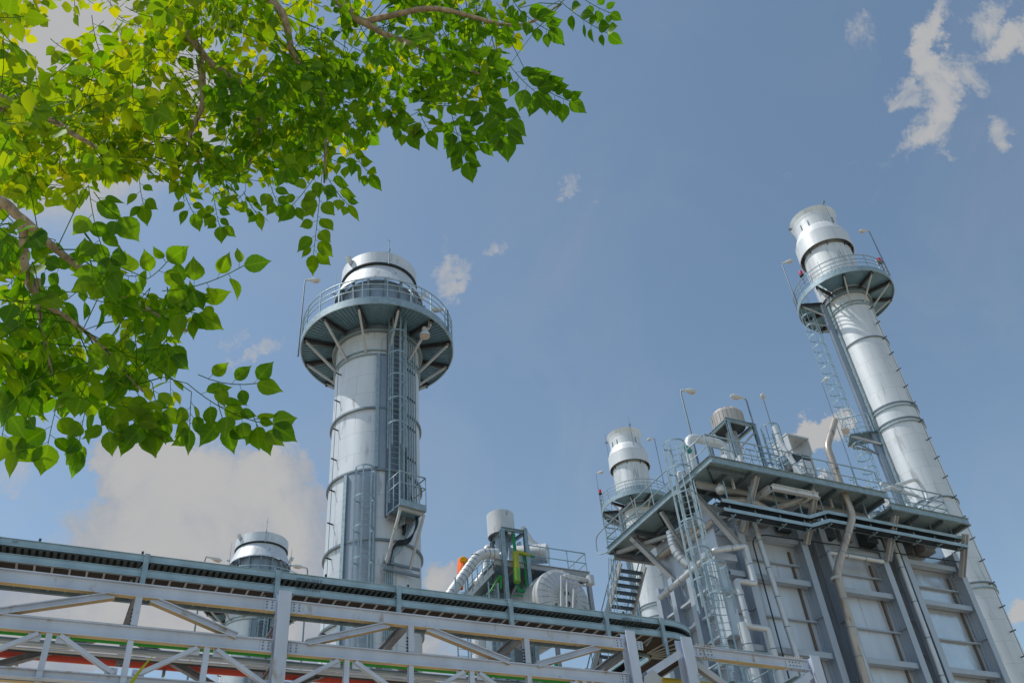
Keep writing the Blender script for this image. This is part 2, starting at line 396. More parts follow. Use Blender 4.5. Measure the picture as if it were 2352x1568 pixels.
    MB().lathe(p+UP*30.74, [(0, 0), (.25, 0)], 20).build('floodlight_lens', 'glass', fb)
    MB().bar(p+d*.3+UP*31.2, p+d*.3+UP*31.8, .08, .08).build('floodlight_bracket', 'beam_old', t)
    return t
s1 = wide_stack((11.44, 35.19, 0), 'wide grey metal stack with ring platform and caged ladder, rising left of centre', 'wide exhaust stacks with hooded tops')
copy_tree(s1, None, (12.72, 67.7, 0), 'wide grey stack whose hooded top just peeks over the cable tray, left')

# ------------------------------------------------------------------ slender flared stack
def slim_stack(C, label, group):
    C = V(C); t = thing('exhaust_stack', label, 'stack', C, group)
    def D(phi): return dirz(234.8-phi)
    r = 1.5
    MB().lathe(C, [(r, 0), (r, 43.5)], 80).build('shell', 'clad2', t)
    MB().lathe(C, [(1.74, 43.5), (1.74, 47.9)], 80).build('upper_shell', 'streaked', t)
    MB().lathe(C, [(1.58, 47.9), (1.58, 50.7), (1.60, 51.2), (1.66, 51.55), (1.76, 51.84), (1.79, 51.92), (1.72, 51.92), (1.5, 51.5), (1.5, 47)], 80).build('flared_top', 'clad2', t)
    MB().lathe(C, [(1.59, 50.35), (1.80, 49.95), (2.0, 49.4), (2.02, 48.05), (1.97, 48.05), (1.97, 49.3), (1.6, 49.9)], 80).build('shroud', 'clad2', t)
    for k in range(8):
        d = D(k*45+12); MB().bar(C+d*1.72+UP*47.75, C+d*1.97+UP*48.4, .05, .1, d).build('shroud_bracket', 'dark', t)
    for p in (-35, -12, 60):
        MB().bar(C+D(p)*1.6+UP*50.3, C+D(p)*1.6+UP*50.9, .06, .08, D(p)).build('lifting_lug', 'ringm', t)
    for z, m_ in ((42.3, 'galv'), (42.05, 'galv'), (39.04, 'ringm'), (36.3, 'ringm'), (33.6, 'ringm'), (33.35, 'galv'), (32.4, 'ringm'), (32.15, 'galv'), (26.7, 'ringm'), (21.3, 'ringm'), (21.0, 'galv'), (15.6, 'ringm'), (10, 'ringm')):
        if z == 36.3: continue
        MB().lathe(C, [(r, z-.04), (r+.08, z-.04), (r+.08, z+.04), (r, z+.04)], 80).build('stiffener_ring', m_, t)
    MB().lathe(C, [(r, 43.1), (r+.16, 43.1), (r+.16, 43.48), (r, 43.48)], 80).build('collar_ring', 'ringm', t)
    MB().lathe(C, [(r+.16, 43.06), (r+.2, 43.06), (r+.2, 43.14), (r+.16, 43.14)], 80).build('collar_flange', 'galv', t)
    ri, ro, zb = 1.53, 3.34, 43.58
    a0 = 234.8-(-62); a1 = 234.8-(-62)+320
    MB().lathe(C, [(ri, zb+.02), (ro, zb+.02), (ro, zb+.1), (ri, zb+.1)], 80, a0, a1).build('platform_deck', 'deck', t)
    MB().lathe(C, [(ro, zb-.12), (ro+.06, zb-.12), (ro+.06, zb+.3), (ro, zb+.3), (ro, zb-.12)], 80).build('toe_plate', 'galv', t)
    for k in range(10):
        d = D(10+k*36)
        MB().hbeam(C+d*(r+.15)+UP*(zb-.13), C+d*(ro-.02)+UP*(zb-.13), .26, .13).build('platform_beam', 'dark', t)
        MB().bar(C+d*(r+.06)+UP*42.15, C+d*(ro-.12)+UP*(zb-.16), .09, .09, d).build('bracket_brace', 'brace', t)
    hr = MB(); rr = ro+.03
    ring = [C+D(a*360/56)*rr for a in range(56)]
    for z, q in ((1.38, .036), (1.0, .028), (.65, .028)): hr.tube([p+UP*(zb+z) for p in ring], q, 6, True)
    for k in range(20): p = C+D(6+18*k)*rr; hr.bar(p+UP*zb, p+UP*(zb+1.38), .05, .05, D(6+18*k))
    hr.build('handrail', 'galv', t)
    cg = MB()                                                   # louvred panels standing on the deck
    for k in range(12):
        d = D(-40+7.5*k); cg.bar(C+d*2.1+UP*(zb+.1), C+d*2.1+UP*(zb+1.5), .2, .03, d)
    cg.build('instrument_panel', 'galv', t)
    # ladder side
    lad = MB(); ca = MB(); d = D(-74); f = C+d*(r+.95)
    ladder(lad, f, 32, 44.8, d); cage(ca, f, 33.6, 43.8, d, pitch=.95, dep=.9, wide=.52, straps=7); lad.build('ladder', 'teal', t); ca.build('ladder_cage', 'teal', t)
    lad = MB(); ca = MB(); d2 = D(-70); f2 = C+d2*(r+.8)
    ladder(lad, f2, 4, 32.2, d2); cage(ca, f2, 6, 31.8, d2, pitch=.95, dep=.9, wide=.52, straps=7); lad.build('ladder', 'teal', t); ca.build('ladder_cage', 'teal', t)
    d = D(-62); MB().bar(C+d*(r+.3)+UP*8, C+d*(r+.3)+UP*43.3, .42, .3, d).build('cable_riser', 'clad_dark', t)
    d = D(-52); MB().bar(C+d*(r+.08)+UP*8, C+d*(r+.08)+UP*43, .34, .1, d).build('riser_cover', 'galv', t)
    d = D(-72); s = V((-d.y, d.x, 0)); c0 = C+d*(r+.05); q = lambda a, b, z: c0+s*a+d*b+UP*z; zf = 32.3
    MB().frame(q(0, .85, zf), s*.75, d*.85, UP*.04).build('rest_platform_deck', 'deck', t)
    hr = MB(); rail(hr, [q(-.75, .2, zf), q(-.75, 1.7, zf), q(.75, 1.7, zf), q(.75, .2, zf)], 1.3, .75, .03, (.6, .3)); hr.build('rest_platform_handrail', 'teal', t)
    for a in (-.6, .6): MB().bar(q(a, 1.6, zf-.05), q(a, .02, zf-1.0), .12, .12, d).build('rest_platform_brace', 'brace', t)
    MB().bar(q(.7, 1.5, zf-.6), q(.3, -.1, zf-2), .06, .1).build('rest_platform_beam', 'ringm', t)
    d = D(57); MB().tube([C+d*(r+.18)+UP*4, C+d*(r+.18)+UP*42], .014, 5).build('conductor_wire', 'dark', t)
    for k in range(28):
        z = 41.6-1.36*k; MB().bar(C+d*r+UP*z, C+d*(r+.36)+UP*z, .05, .06).build('conductor_clip', 'dark', t)
    for p, z0 in ((-68, 50.6), (42, 51.2), (160, 51)):
        d = D(p); m = MB().tube([C+d*1.9+UP*(z0-2), C+d*1.9+UP*(z0+2)], [.04, .014], 6); m.bar(C+d*1.75+UP*(z0+.9), C+d*2.0+UP*(z0+.9), .12, .14); m.build('lightning_rod', 'ringm', t)
    return t
s2 = slim_stack((45.6, 32.4, 0), 'tall slender silver stack leaning in at the right, flared top above a ring platform', 'slender flared exhaust stacks')
copy_tree(s2, None, (47.0, 63.6, 0), 'slender flared stack standing behind the boiler, small between the two units')

# ------------------------------------------------------------------ lamps
GL = 'lamp posts of the plant'
def lamp_post(base, top, head, label, r=.045, hl=.62, group=GL):
    base, top, head = V(base), V(top), V(head); t = thing('lamp_post', label, 'lamp post', base, group)
    d = (head-top); d = d.normalized() if d.length > .01 else V((1,0,0))
    MB().tube([base, base+(top-base)*.97, top+d*.06], [r, r*.7, r*.6], 8).build('pole', 'ringm', t)
    a = top+d*.04
    h = MB().tube([a, a+d*hl*.3, a+d*hl*.5, a+d*hl*.8, a+d*hl], [.05, .07, .13, .14, .05], 12).build('lamp_head', 'lamp', t)
    c = a+d*hl*.68-UP*.1
    MB().tube([c-d*hl*.24, c-d*hl*.1, c+d*hl*.12, c+d*hl*.24], [.03, .10, .10, .03], 10).build('lens', 'glass', h)
    return t
def zt(p, P, dz): return V((P.x, P.y, P.z+dz))
C1, C2, C3 = V((11.44, 35.19, 0)), V((45.6, 32.4, 0)), V((47.0, 63.6, 0))
def stack_lamp(C, az, phi, ro, z0, z1, hdir, label):
    d = dirz(az-phi); b = C+d*ro+UP*z0
    lamp_post(b, C+d*ro+UP*z1, C+d*ro+UP*z1+V(hdir), label, .05, .8)
stack_lamp(C1, 198, -84, 4.0, 30.9, 36.2, (.8, -.3, -.05), 'lamp post on the left rim of the wide stack platform, half behind leaves')
stack_lamp(C1, 198, 62, 4.0, 31.6, 33.0, (-.7, .2, .0), 'short lamp on the right handrail of the wide stack platform')
stack_lamp(C2, 234.8, -66, 3.45, 43.9, 48.0, (.6, -.6, .0), 'lamp post left of the flared top on the tall slender stack')
stack_lamp(C2, 234.8, 95, 3.45, 44.6, 49.2, (-.9, .3, -.1), 'lamp post right of the flared top on the tall slender stack')
stack_lamp(C3, 234.8, -76, 3.45, 42.4, 48.4, (.8, -.6, .1), 'lamp post left of the small slender stack behind the boiler')
stack_lamp(C3, 234.8, 75, 3.45, 44.6, 50.0, (-.8, .2, -.3), 'lamp post right of the small slender stack behind the boiler')
# roof lamps
lamp_post(onY(1597, 1030, 29)-UP*2.2, onY(1562, 896, 29), onY(1562, 896, 29)+V((.62, -.12, .02)), 'leftmost lamp post on the boiler roof, head pointing right', .06, .85)
lamp_post(onY(1742, 1014, 29)-UP*2.5, onY(1713, 915, 29), onY(1713, 915, 29)+V((-.6, .1, .05)), 'middle lamp post on the boiler roof, head pointing left', .06, .85)
lamp_post(onY(1791, 1040, 31)-UP*2.5, onY(1754, 919, 31), onY(1754, 919, 31)+V((-.5, -.5, -.1)), 'thin lamp post on the boiler roof near the white cloud, head toward viewer', .04, .8)
lamp_post(onY(1925, 990, 38)-UP*4, onY(1887, 878, 38), onY(1887, 878, 38)+V((-.1, -.6, -.1)), 'thin lamp post beside the caged ladder of the tall slender stack', .04, .8)
lamp_post(V((*onY(472, 1282, 60).xy, 22)), onY(472, 1277, 60), onY(472, 1277, 60)+V((.8, 0, -.12)), 'lamp head peeking over the cable tray left of the hooded stack', .07, 1.1)
lamp_post(V((*onY(707, 1308, 60).xy, 22)), onY(707, 1304, 60), onY(707, 1304, 60)+V((-.8, 0, .05)), 'lamp head peeking over the cable tray between the two wide stacks', .07, 1.1)
def flood(p, d, label, r=.2):
    p, d = V(p), V(d).normalized(); t = thing('floodlight', label, 'floodlight', p, 'floodlights on arms')
    MB().tube([p, p+d*.25, p+d*.65], [.06, .1, r], 12).build('housing', 'white', t)
    MB().tube([p+d*.64, p+d*.67], [r*.9, r*.85], 12).build('lens', 'glass', t)
    MB().tube([p-d*.7+UP*.35, p-d*.2, p+d*.05], .03, 6).build('arm', 'galv', t)
P = onY(1942, 985, 33.2); flood(P, (-.55, -.4, -.6), 'white floodlight under the rest platform of the tall slender stack', .24)
def beacon(p, label):
    t = thing('warning_light', label, 'warning light', p, 'red warning lights')
    MB().lathe(p, [(.0, .42), (.13, .36), (.15, .12), (.13, 0)], 14).build('globe', 'redl', t)
    MB().lathe(p, [(.17, -.12), (.17, 0), (.0, .01)], 14).build('socket', 'dark', t)
    MB().tube([V(p)-UP*.9, V(p)-UP*.1], .03, 6).build('stem', 'dark', t)
for C, ph, rr, z, lb in ((C2, -58, 2.5, 46.3, 'red warning light left of the tall slender stack shaft'), (C2, 88, 3.2, 45.7, 'red warning light at the right rim of the tall slender stack platform'), (C3, -72, 3.3, 46.0, 'red warning light at the left rim of the small slender stack platform')):
    beacon(C+dirz(234.8-ph)*rr+UP*z, lb)

# ------------------------------------------------------------------ boiler (heat recovery unit) on the right
X0, X1, YF, YB, ZR = 24.45, 38.75, 27.9, 32.2, 21.0
bh = thing('boiler_house', 'grey steel boiler casing with columns, girts and roof platforms, lower right', 'boiler house', (31.5, 30, 0))
def wallbox(x0, x1, nm, m): return MB().box(x0, x1, YF, YB, 0, ZR).build(nm, m, bh)
wallbox(X0, 28.95, 'casing_panel', 'wall'); wallbox(30.2, 33.75, 'casing_panel', 'wall'); wallbox(35.0, X1-.02, 'casing_panel', 'wall_shiny')
MB().box(28.96, 30.19, 28.7, YB-.1, 0, ZR-.02).build('recess_panel', 'colm', bh); MB().box(33.76, 34.99, 28.7, YB-.1, 0, ZR-.02).build('recess_panel', 'colm', bh)
for x in (25.38, 28.9, 30.25, 33.7, 35.1, 38.75):
    MB().hbeam((x, 27.6, 0), (x, 27.6, ZR-.6), .56, .36, (0,1,0), .03, .03).build('column', 'colm', bh)
    st_ = MB()
    for k in range(7): z = 19.2-3.1*k; st_.box(x-.17, x+.17, 27.36, 27.84, z-.015, z+.015)
    st_.build('column_stiffener', 'colm', bh)
bays = ((X0-.05, 25.2), (25.56, 28.72), (30.43, 33.52), (35.28, 38.57))
for xa, xb in bays:
    for k, z in enumerate((19.55, 18.5, 17.55, 15.95, 14.4, 12.85, 11.3)):
        if k % 2 == 0: MB().hbeam((xa, 27.66, z), (xb, 27.66, z), .16, .42, (0,0,1), .014, .014).bar((xa, 27.46, z), (xb, 27.46, z), .02, .24).build('girt', 'colm', bh)
        else: MB().box(xa, xb, 27.72, 27.895, z-.03, z+.03).build('girt', 'colm', bh)
for xa, xb in bays[1:]: MB().box(xb-.42, xb-.30, 27.84, 27.893, 9, 19.2).build('stained_gap', 'stain', bh)
for xa, xb in ((29.08, 30.07), (33.88, 34.92)):
    for z in (18.6, 17.0, 15.4, 13.8, 12.2): MB().box(xa, xb, 28.3, 28.69, z-.04, z+.04).build('girt', 'colm', bh)
# left side: stiffening columns and girts
for y in (28.35, 29.7, 31.0, 32.1):
    MB().hbeam((X0-.26, y, 0), (X0-.26, y, ZR-2.2), .5, .3, (1,0,0), .03, .03).build('side_column', 'colm', bh)
for k in range(7):
    for ya, yb in ((28.51, 29.54), (29.86, 30.84), (31.16, 31.94)):
        z = 18.4-1.05*k; MB().box(X0-.36, X0-.005, ya, yb, z-.05, z+.05).build('side_girt', 'wall', bh)
MB().box(23.85, X0-.01, 27.62, 28.15, 14.9, 18.35).build('corner_box', 'wall', bh)
MB().box(23.65, 24.8, 27.3, 27.61, 18.0, 18.3).build('corner_box_cap', 'wall', bh)
MB().box(23.7, 24.75, 27.35, 27.61, 16.55, 16.75).build('corner_box_cap', 'wall', bh)
# platforms at roof level
ZD = 21.62
def deck(x0, x1, y0, y1, z, nm='platform_deck'):
    MB().box(x0, x1, y0, y1, z, z+.08).build(nm, 'grating', bh)
def joist(a, b, h=.2, w=.12, m='ringm', nm='platform_beam'): return MB().hbeam(a, b, h, w).build(nm, m, bh)
deck(23.2, 25.2, 25.62, 34.3, ZD); deck(25.21, 33.2, 25.62, 28.2, ZD); deck(33.22, 38.2, 25.62, 28.2, ZD-.55)
deck(25.21, 38.7, 28.21, 32.2, ZD-.3, 'roof_plate')
for y in (26.0, 27.9, 30.0, 32.0, 34.0): joist((23.3, y, ZD-.12), (25.2, y, ZD-.12))
joist((24.4, 26.1, ZD-.13), (24.4, 34.2, ZD-.13)); 
for k in range(4): MB().bar((23.35, 26.1+2*k, ZD-.06), (25.1, 27.8+2*k, ZD-.06), .06, .06).build('deck_brace', 'dark', bh)
for x in (25.4, 27, 28.8, 30.2, 32, 33.1): joist((x, 25.7, ZD-.12), (x, 27.8, ZD-.12))
for x in (33.4, 35, 36.6, 38.1): joist((x, 25.7, ZD-.67), (x, 27.8, ZD-.67))
joist((23.3, 27.0, ZD-.35), (33.2, 27.0, ZD-.35), .26, .16, 'brace'); joist((33.2, 27.0, ZD-.9), (38.2, 27.0, ZD-.9), .26, .16, 'brace')
for a, b in (((23.18, 25.56, ZD+.02), (33.2, 25.56, ZD+.02)), ((33.2, 25.56, ZD-.53), (38.25, 25.56, ZD-.53)), ((23.14, 25.5, ZD+.02), (23.14, 34.35, ZD+.02))):
    MB().channel(a, b, .34, .08, UP, -1 if abs(b[0]-a[0]) < 1 else 1).build('edge_channel', 'galv', bh)
MB().channel((38.25, 25.56, ZD-.53), (38.25, 28.2, ZD-.53), .34, .08).build('edge_channel', 'galv', bh)
MB().bar((23.2, 34.38, ZD+.02), (25.2, 34.38, ZD+.02), .05, .3).build('edge_channel', 'galv', bh)
h = MB(); rail(h, [(25.2, 34.3, ZD+.1), (23.16, 34.3, ZD+.1), (23.16, 28.6, ZD+.1)], 1.2, 1.5, .03); h.build('handrail', 'galv', bh)
h = MB(); rail(h, [(23.16, 27.4, ZD+.1), (23.16, 25.6, ZD+.1), (28.6, 25.6, ZD+.1)], 1.25, 1.3, .03); h.build('handrail', 'galv', bh)
h = MB(); rail(h, [(28.6, 25.6, ZD+.1), (33.0, 25.6, ZD+.1)], 1.2, 1.4, .03); h.build('handrail', 'galv', bh)
h = MB(); rail(h, [(33.3, 25.6, ZD-.45), (37.1, 25.6, ZD-.45), (37.1, 28.0, ZD-.45), (33.3, 28.0, ZD-.45)], 1.25, 1.25, .03, (.66, .33)); h.build('handrail', 'galv', bh)
loop = MB(); loop.tube(smooth_path([(23.16, 34.3, ZD+1.3), (23.1, 35.2, ZD+1.2), (23.1, 35.25, ZD+.2), (23.16, 34.4, ZD)], .4), .03, 6); loop.build('handrail', 'galv', bh)
h = MB(); rail(h, [(25.4, 28.4, ZD+.1), (38.4, 28.4, ZD-.1)], 1.1, 1.6, .026); h.build('handrail', 'galv', bh)
# struts
def strut(a, b, w=.24, m='brace'): return MB().hbeam(a, b, w, w*.9, (1,0,0)).build('strut', m, bh)
strut((25.4, 27.2, 19.4), onY(1737, 1093, 25.9)); strut((28.9, 27.2, 19.35), onY(1871, 1138, 25.9))
strut((33.7, 27.2, 19.2), (33.7, 25.9, 20.9)); strut((38.4, 27.2, 19.0), (38.1, 25.9, 20.6))
strut((25.2, 27.25, 18.6), (23.35, 27.6, ZD-.2)); strut((24.5, 31.3, 18.9), (23.3, 32.4, ZD-.2)); strut((24.5, 29.8, 18.9), (23.3, 29.8, ZD-.2), .16)
strut((25.2, 27.3, 19.9), (29.0, 25.9, ZD-.45), .2); strut((25.2, 27.4, 20.3), (23.4, 33.9, ZD-.25), .18)
MB().hbeam((23.3, 32.3, ZD-.4), (26.5, 32.3, ZD-.4), .3, .2).build('platform_beam', 'beam_old', bh)
MB().hbeam((23.3, 34.1, ZD-.35), (26.5, 34.1, ZD-.35), .26, .2).build('platform_beam', 'beam_old', bh)
# lifting beams (pale frame under the platform)
for a, b in ((onY(1773, 1118, 25.75), onY(1880, 1139, 25.75)),): MB().hbeam(a, b, .26, .2).build('lifting_beam', 'white', bh)
for a in (onY(1773, 1118, 25.75), onY(1862, 1136, 25.75)): MB().hbeam(a+V((0,.12,0)), a+V((-.15, 2.4, 0)), .26, .2).build('lifting_beam', 'white', bh)
# front caged ladder and its handrail at top
lad = MB(); ca = MB(); out = V((-.78, -.62, 0)).normalized(); f = V((23.0, 26.9, 0))
f = V((onX(1580, 1150, 23.0).x, onX(1580, 1150, 23.0).y, 0))
ladder(lad, f, 13.2, 23.6, out, .5); ladder(lad, f+out*.01, 13.2, 23.6, out, .55, .3); cage(ca, f, 15.6, 23.3, out, .5, 1.3, .86, .5, 6)
lad.build('ladder', 'galv', bh); ca.build('ladder_cage', 'galv', bh)
# stair at the far end of the side platform
stt = MB(); n = 18
for k in range(n): stt.box(23.95, 25.25, 34.75+.25*k-.04, 35.0+.25*k, 20.93-.265*k, 21.0-.265*k)
stt.build('stair_treads', 'stair', bh)
for x in (23.88, 25.3): MB().bar((x, 34.5, 21.2), (x, 34.6+.25*n, 21.2-.265*n), .08, .3, (0, .7, .7)).build('stair_stringer', 'brace', bh)
h = MB()
for x in (23.92, 25.36):
    h.tube([(x, 34.5, 22.2), (x, 34.6+.25*n, 22.2-.265*n)], .03, 6); h.tube([(x, 34.5, 21.7), (x, 34.6+.25*n, 21.7-.265*n)], .02, 6)
    for k in range(0, n+1, 3): h.tube([(x, 34.6+.25*k, 21.2-.265*k), (x, 34.6+.25*k, 22.2-.265*k)], .024, 6)
h.build('stair_handrail', 'galv', bh)
h = MB()
for k in range(4): h.tube([(23.3+.13*k, 34.6, 21.4), (23.1+.2*k, 36.0, 15.5)], .02, 5)
for k in range(7): h.tube([(23.25, 34.7+.2*k, 20.6-.85*k), (23.8, 34.8+.2*k, 19.9-.85*k)], .018, 5); h.tube([(23.8, 34.7+.2*k, 20.6-.85*k), (23.25, 34.8+.2*k, 19.9-.85*k)], .018, 5)
h.build('lattice_mast', 'teal', bh)
# upper deck with stair handrail and ladder hoop
deck(27.6, 30.3, 28.6, 30.6, 23.9, 'upper_deck')
MB().channel((27.55, 28.55, 23.9), (30.35, 28.55, 23.9), .26, .08).build('edge_channel', 'galv', bh)
h = MB(); rail(h, [(27.6, 28.6, 24), (30.3, 28.6, 24), (30.3, 30.6, 24)], 1.1, 1.0, .028); h.tube([(26.4, 28.0, 22.4), (28.0, 28.3, 24.9)], .028, 6); h.tube([(26.6, 28.0, 22.0), (28.2, 28.3, 24.4)], .028, 6); h.build('handrail', 'galv', bh)
for x in (27.8, 30.1): MB().bar((x, 28.8, ZD), (x, 28.8, 23.85), .14, .14).build('deck_post', 'brace', bh)
lad = MB(); ca = MB(); f = V((onY(1765, 1000, 28.6).x, 28.6, 0)); ladder(lad, f, 22, 26.4, (-.3,-1), .5); cage(ca, f, 24.2, 26.5, (-.3,-1), .5, 1.0, .8, .45); lad.build('ladder', 'galv', bh); ca.build('ladder_cage', 'galv', bh)
# small maintenance platform low on the front
h = MB(); a = onY(1642, 1487, 25.6); b = onY(1768, 1511, 25.6); zq = a.z-1.1
rail(h, [(a.x, 27.2, zq), (a.x, 25.6, zq), (b.x, 25.6, zq), (b.x, 27.2, zq)], 1.1, 1.2, .03); h.build('handrail', 'galv', bh)
MB().box(a.x, b.x, 25.6, 27.3, zq-.15, zq-.02).build('platform_deck', 'deck', bh)
for x in (a.x+.3, b.x-.6): MB().hbeam((x, 26.2, zq-.16), (x, 26.2, zq-3.5), .18, .18, (0,1,0)).build('platform_post', 'galv', bh)
lad = MB(); ca = MB(); f = V((onY(1660, 1400, 26.4).x-.1, 26.4, 0)); ladder(lad, f, zq-1, 17.3, (-.4,-1), .5); cage(ca, f, 15.0, 16.9, (-.4,-1), .5, 1.2, .85, .5); lad.build('ladder', 'galv', bh); ca.build('ladder_cage', 'galv', bh)

# two-tier cable tray across the boiler front, with its kink
ct = thing('cable_tray', 'two-tier dark teal cable tray running across the boiler front under the platform', 'cable tray', (30, 26, 20))
for dz, nm in ((0, 'upper_tier'), (-.42, 'lower_tier')):
    m = MB(); pts = [V((23.7, 26.1, 20.08+dz)), V((28.4, 26.1, 20.05+dz)), V((29.6, 26.1, 20.5+dz)), V((38.2, 26.1, 20.5+dz))]
    for p, q in zip(pts, pts[1:]): m.bar(p, q, .02, .16); m.bar(p+V((0,.45,0)), q+V((0,.45,0)), .02, .16)
    m.build('side_rail', 'teal', ct)
    m = MB()
    for p, q in zip(pts, pts[1:]): m.bar(p+V((0,.23,-.04)), q+V((0,.23,-.04)), .4, .06)
    m.build('cable_bundle', 'black', ct)
for k in range(11):
    m = MB(); x = 24.2+1.35*k; z = 20.0 if x < 28.9 else 20.45
    m.bar((x, 26.3, z-.62), (x, 26.3, z+1.2), .05, .05); m.bar((x, 26.06, z-.55), (x, 26.6, z-.55), .05, .05)
    m.build('hanger', 'galv', ct)

# vertical insulated pipes on the boiler front
GP = 'insulated pipes on the boiler front'
def pipe_thing(pts, r, m, label, cat='pipe', name='insulated_pipe', bands=0, rad=.4, group=None, flange=None, n=14):
    sp = smooth_path(pts, rad); t = thing(name, label, cat, sp[0], group)
    MB().tube(sp, r, n).build('jacket', m, t)
    if bands:
        for a, b in zip(pts, pts[1:]):
            a, b = V(a), V(b); L = (b-a).length; k = int(L/bands)
            for i in range(1, k+1):
                p = a+(b-a)*(i/(k+1)); d = (b-a).normalized()*.02
                MB().tube([p-d, p+d], r+.006, n).build('band', 'ringm', t)
    return t
pipe_thing([onY(1725, 1180, 27.2), V((26.5, 27.2, 14)), V((26.5, 27.2, 9))], .12, 'pipe', 'straight insulated pipe on the first boiler panel, left of the bent pipe', bands=1.5, group=GP)
pipe_thing([V((33.2, 27.1, 19.05)), V((29.95, 27.1, 19.05)), V((29.95, 27.1, 14)), V((29.95, 27.1, 8))], .11, 'pipe', 'thin pale pipe turning from a horizontal run down the first boiler recess', bands=1.6, rad=.12, group=GP)
pipe_thing([V((34.6, 27.3, 20.7)), V((34.6, 27.4, 9))], .13, 'pipe', 'pale pipe in the dark recess beside the shiny boiler panel', bands=1.9, group=GP)
vp = pipe_thing([onY(1918, 965, 26), onY(1900, 1026, 26), onY(1938, 1133, 26), onY(1959, 1184, 26), V((29.4, 26.5, 17.75)), V((29.45, 26.9, 13)), V((29.45, 26.9, 7))], .17, 'rustpipe', 'long zigzag vent pipe with rusty bends passing over the boiler platform', 'vent pipe', 'vent_pipe', bands=1.3, rad=.35)
p = onY(1946, 1128, 26); MB().frame(p, V((.5,0,0)), V((0,.28,0)), V((.05,0,.05))).build('pipe_clamp', 'beam_old', vp)
vb = MB().lathe((29.4, 26.62, 17.5), [(.17, -.06), (.26, -.06), (.26, .06), (.17, .06)], 20); vb.build('pipe_clamp', 'brace', vp)
# square drain loops at the left corner
pipe_thing([onX(1516, 1372, 23.3), onX(1642, 1264, 23.3), V((25.05, 26.9, 18.55)), V((25.05, 26.9, 16.85)), V((24.1, 26.9, 16.85)), V((24.1, 26.8, 14.9)), V((25.0, 26.8, 14.9)), V((25.0, 26.8, 10))], .13, 'pipe', 'stepped insulated pipe with square bends at the boiler corner', 'pipe', 'insulated_pipe', .95, .1, GP)
pipe_thing([V((23.95, 27.0, 15.1)), V((23.95, 27.0, 9))], .2, 'white', 'pale fat vertical pipe at the foot of the boiler corner ladder', bands=1., group=GP)
m = MB(); m.tube(smooth_path([V((25.88, 27.28, 9)), V((25.88, 27.28, 19.2)), V((26.5, 27.2, 19.45)), V((38.9, 27.2, 19.85)), V((38.95, 27.2, 19.6))], .3), .03, 6)
single(m, 'cable', 'black', 'black cable looping across the boiler front below the cable tray', 'cable')
pipe_thing([onY(1992, 1137, 26.4), onY(2105, 1099, 26.4), onY(2125, 1127, 26.4), onY(2131, 1152, 26.4)], .09, 'white', 'white handrail-like pipe rising over the right boiler platform', name='white_pipe', rad=.25)
pipe_thing([onY(2022, 1110, 27.2), onY(2110, 1140, 27.2)], .08, 'white', 'short white pipe sloping down behind the right platform railing', name='white_pipe')

# roof equipment
rs = thing('roof_silencer', 'grey streaked roof silencer drum on a steel frame between roof lamps', 'silencer', (28.0, 30, 22))
cx = onY(1672, 968, 30); zc = cx.z
MB().lathe((cx.x, 30, zc), [(.80, -.5), (.84, -.45), (.84, .3), (.7, .5), (.0, .54)], 40).build('drum', 'aged', rs)
MB().lathe((cx.x, 30, zc), [(0, -.49), (.79, -.5)], 40).build('drum_base', 'dark', rs)
rib = MB()
for k in range(26):
    d = dirz(k*360/26); rib.bar(V((cx.x, 30, zc-.44))+d*.845, V((cx.x, 30, zc+.3))+d*.845, .04, .03, d)
rib.build('drum_rib', 'aged', rs)
for a in (-.85, .85):
    for b in (-.85, .85): MB().hbeam((cx.x+a, 30+b, ZD-.2), (cx.x+a, 30+b, zc-.7), .16, .16, (0,1,0)).build('leg', 'galv', rs)
for b in (-.85, .85): MB().hbeam((cx.x-1, 30+b, zc-.61), (cx.x+1, 30+b, zc-.61), .18, .14).build('frame_beam', 'galv', rs)
for a in (-.85, .85): MB().hbeam((cx.x+a, 29.24, zc-.612), (cx.x+a, 30.76, zc-.612), .17, .13).build('frame_beam', 'galv', rs)
MB().bar((cx.x-.85, 29.15, zc-2.6), (cx.x+.85, 29.15, zc-1), .1, .1).build('frame_brace', 'brace', rs)
MB().lathe((cx.x, 30, zc), [(.3, -3.5), (.3, -.76)], 20).build('inlet_pipe', 'aged', rs)
pipe_thing([V((24.9, 29, ZD)), onY(1580, 1004, 29), V((27.3, 29, onY(1580, 1004, 29).z+.05)), V((27.3, 29.2, ZD))], .22, 'white', 'fat white pipe bend at the left end of the boiler roof', name='roof_pipe', rad=.45)
pipe_thing([V((25.3, 30.5, ZD)), V((25.3, 30.5, 24.3)), V((26.6, 30.5, 24.3)), V((26.6, 30.5, ZD))], .13, 'white', 'thinner white pipe arch behind the fat roof pipe bend', name='roof_pipe', rad=.35)
wp = onY(1577, 1030, 28.6); gv_ = thing('gate_valve', 'gate valve with round teal handwheel on the left end of the boiler roof', 'valve', (wp.x, wp.y, ZD))
MB().lathe(wp, [(.0, -.12), (.26, -.1), (.3, 0), (.26, .1), (.0, .12)], 20, axis=(.3, -1, .5)).build('handwheel', 'tealp', gv_)
MB().tube([wp, V((wp.x, wp.y+.1, ZD))], .06, 8).build('stem', 'white', gv_); MB().box(wp.x-.2, wp.x+.2, wp.y-.1, wp.y+.3, ZD, ZD+.7).build('body', 'white', gv_)
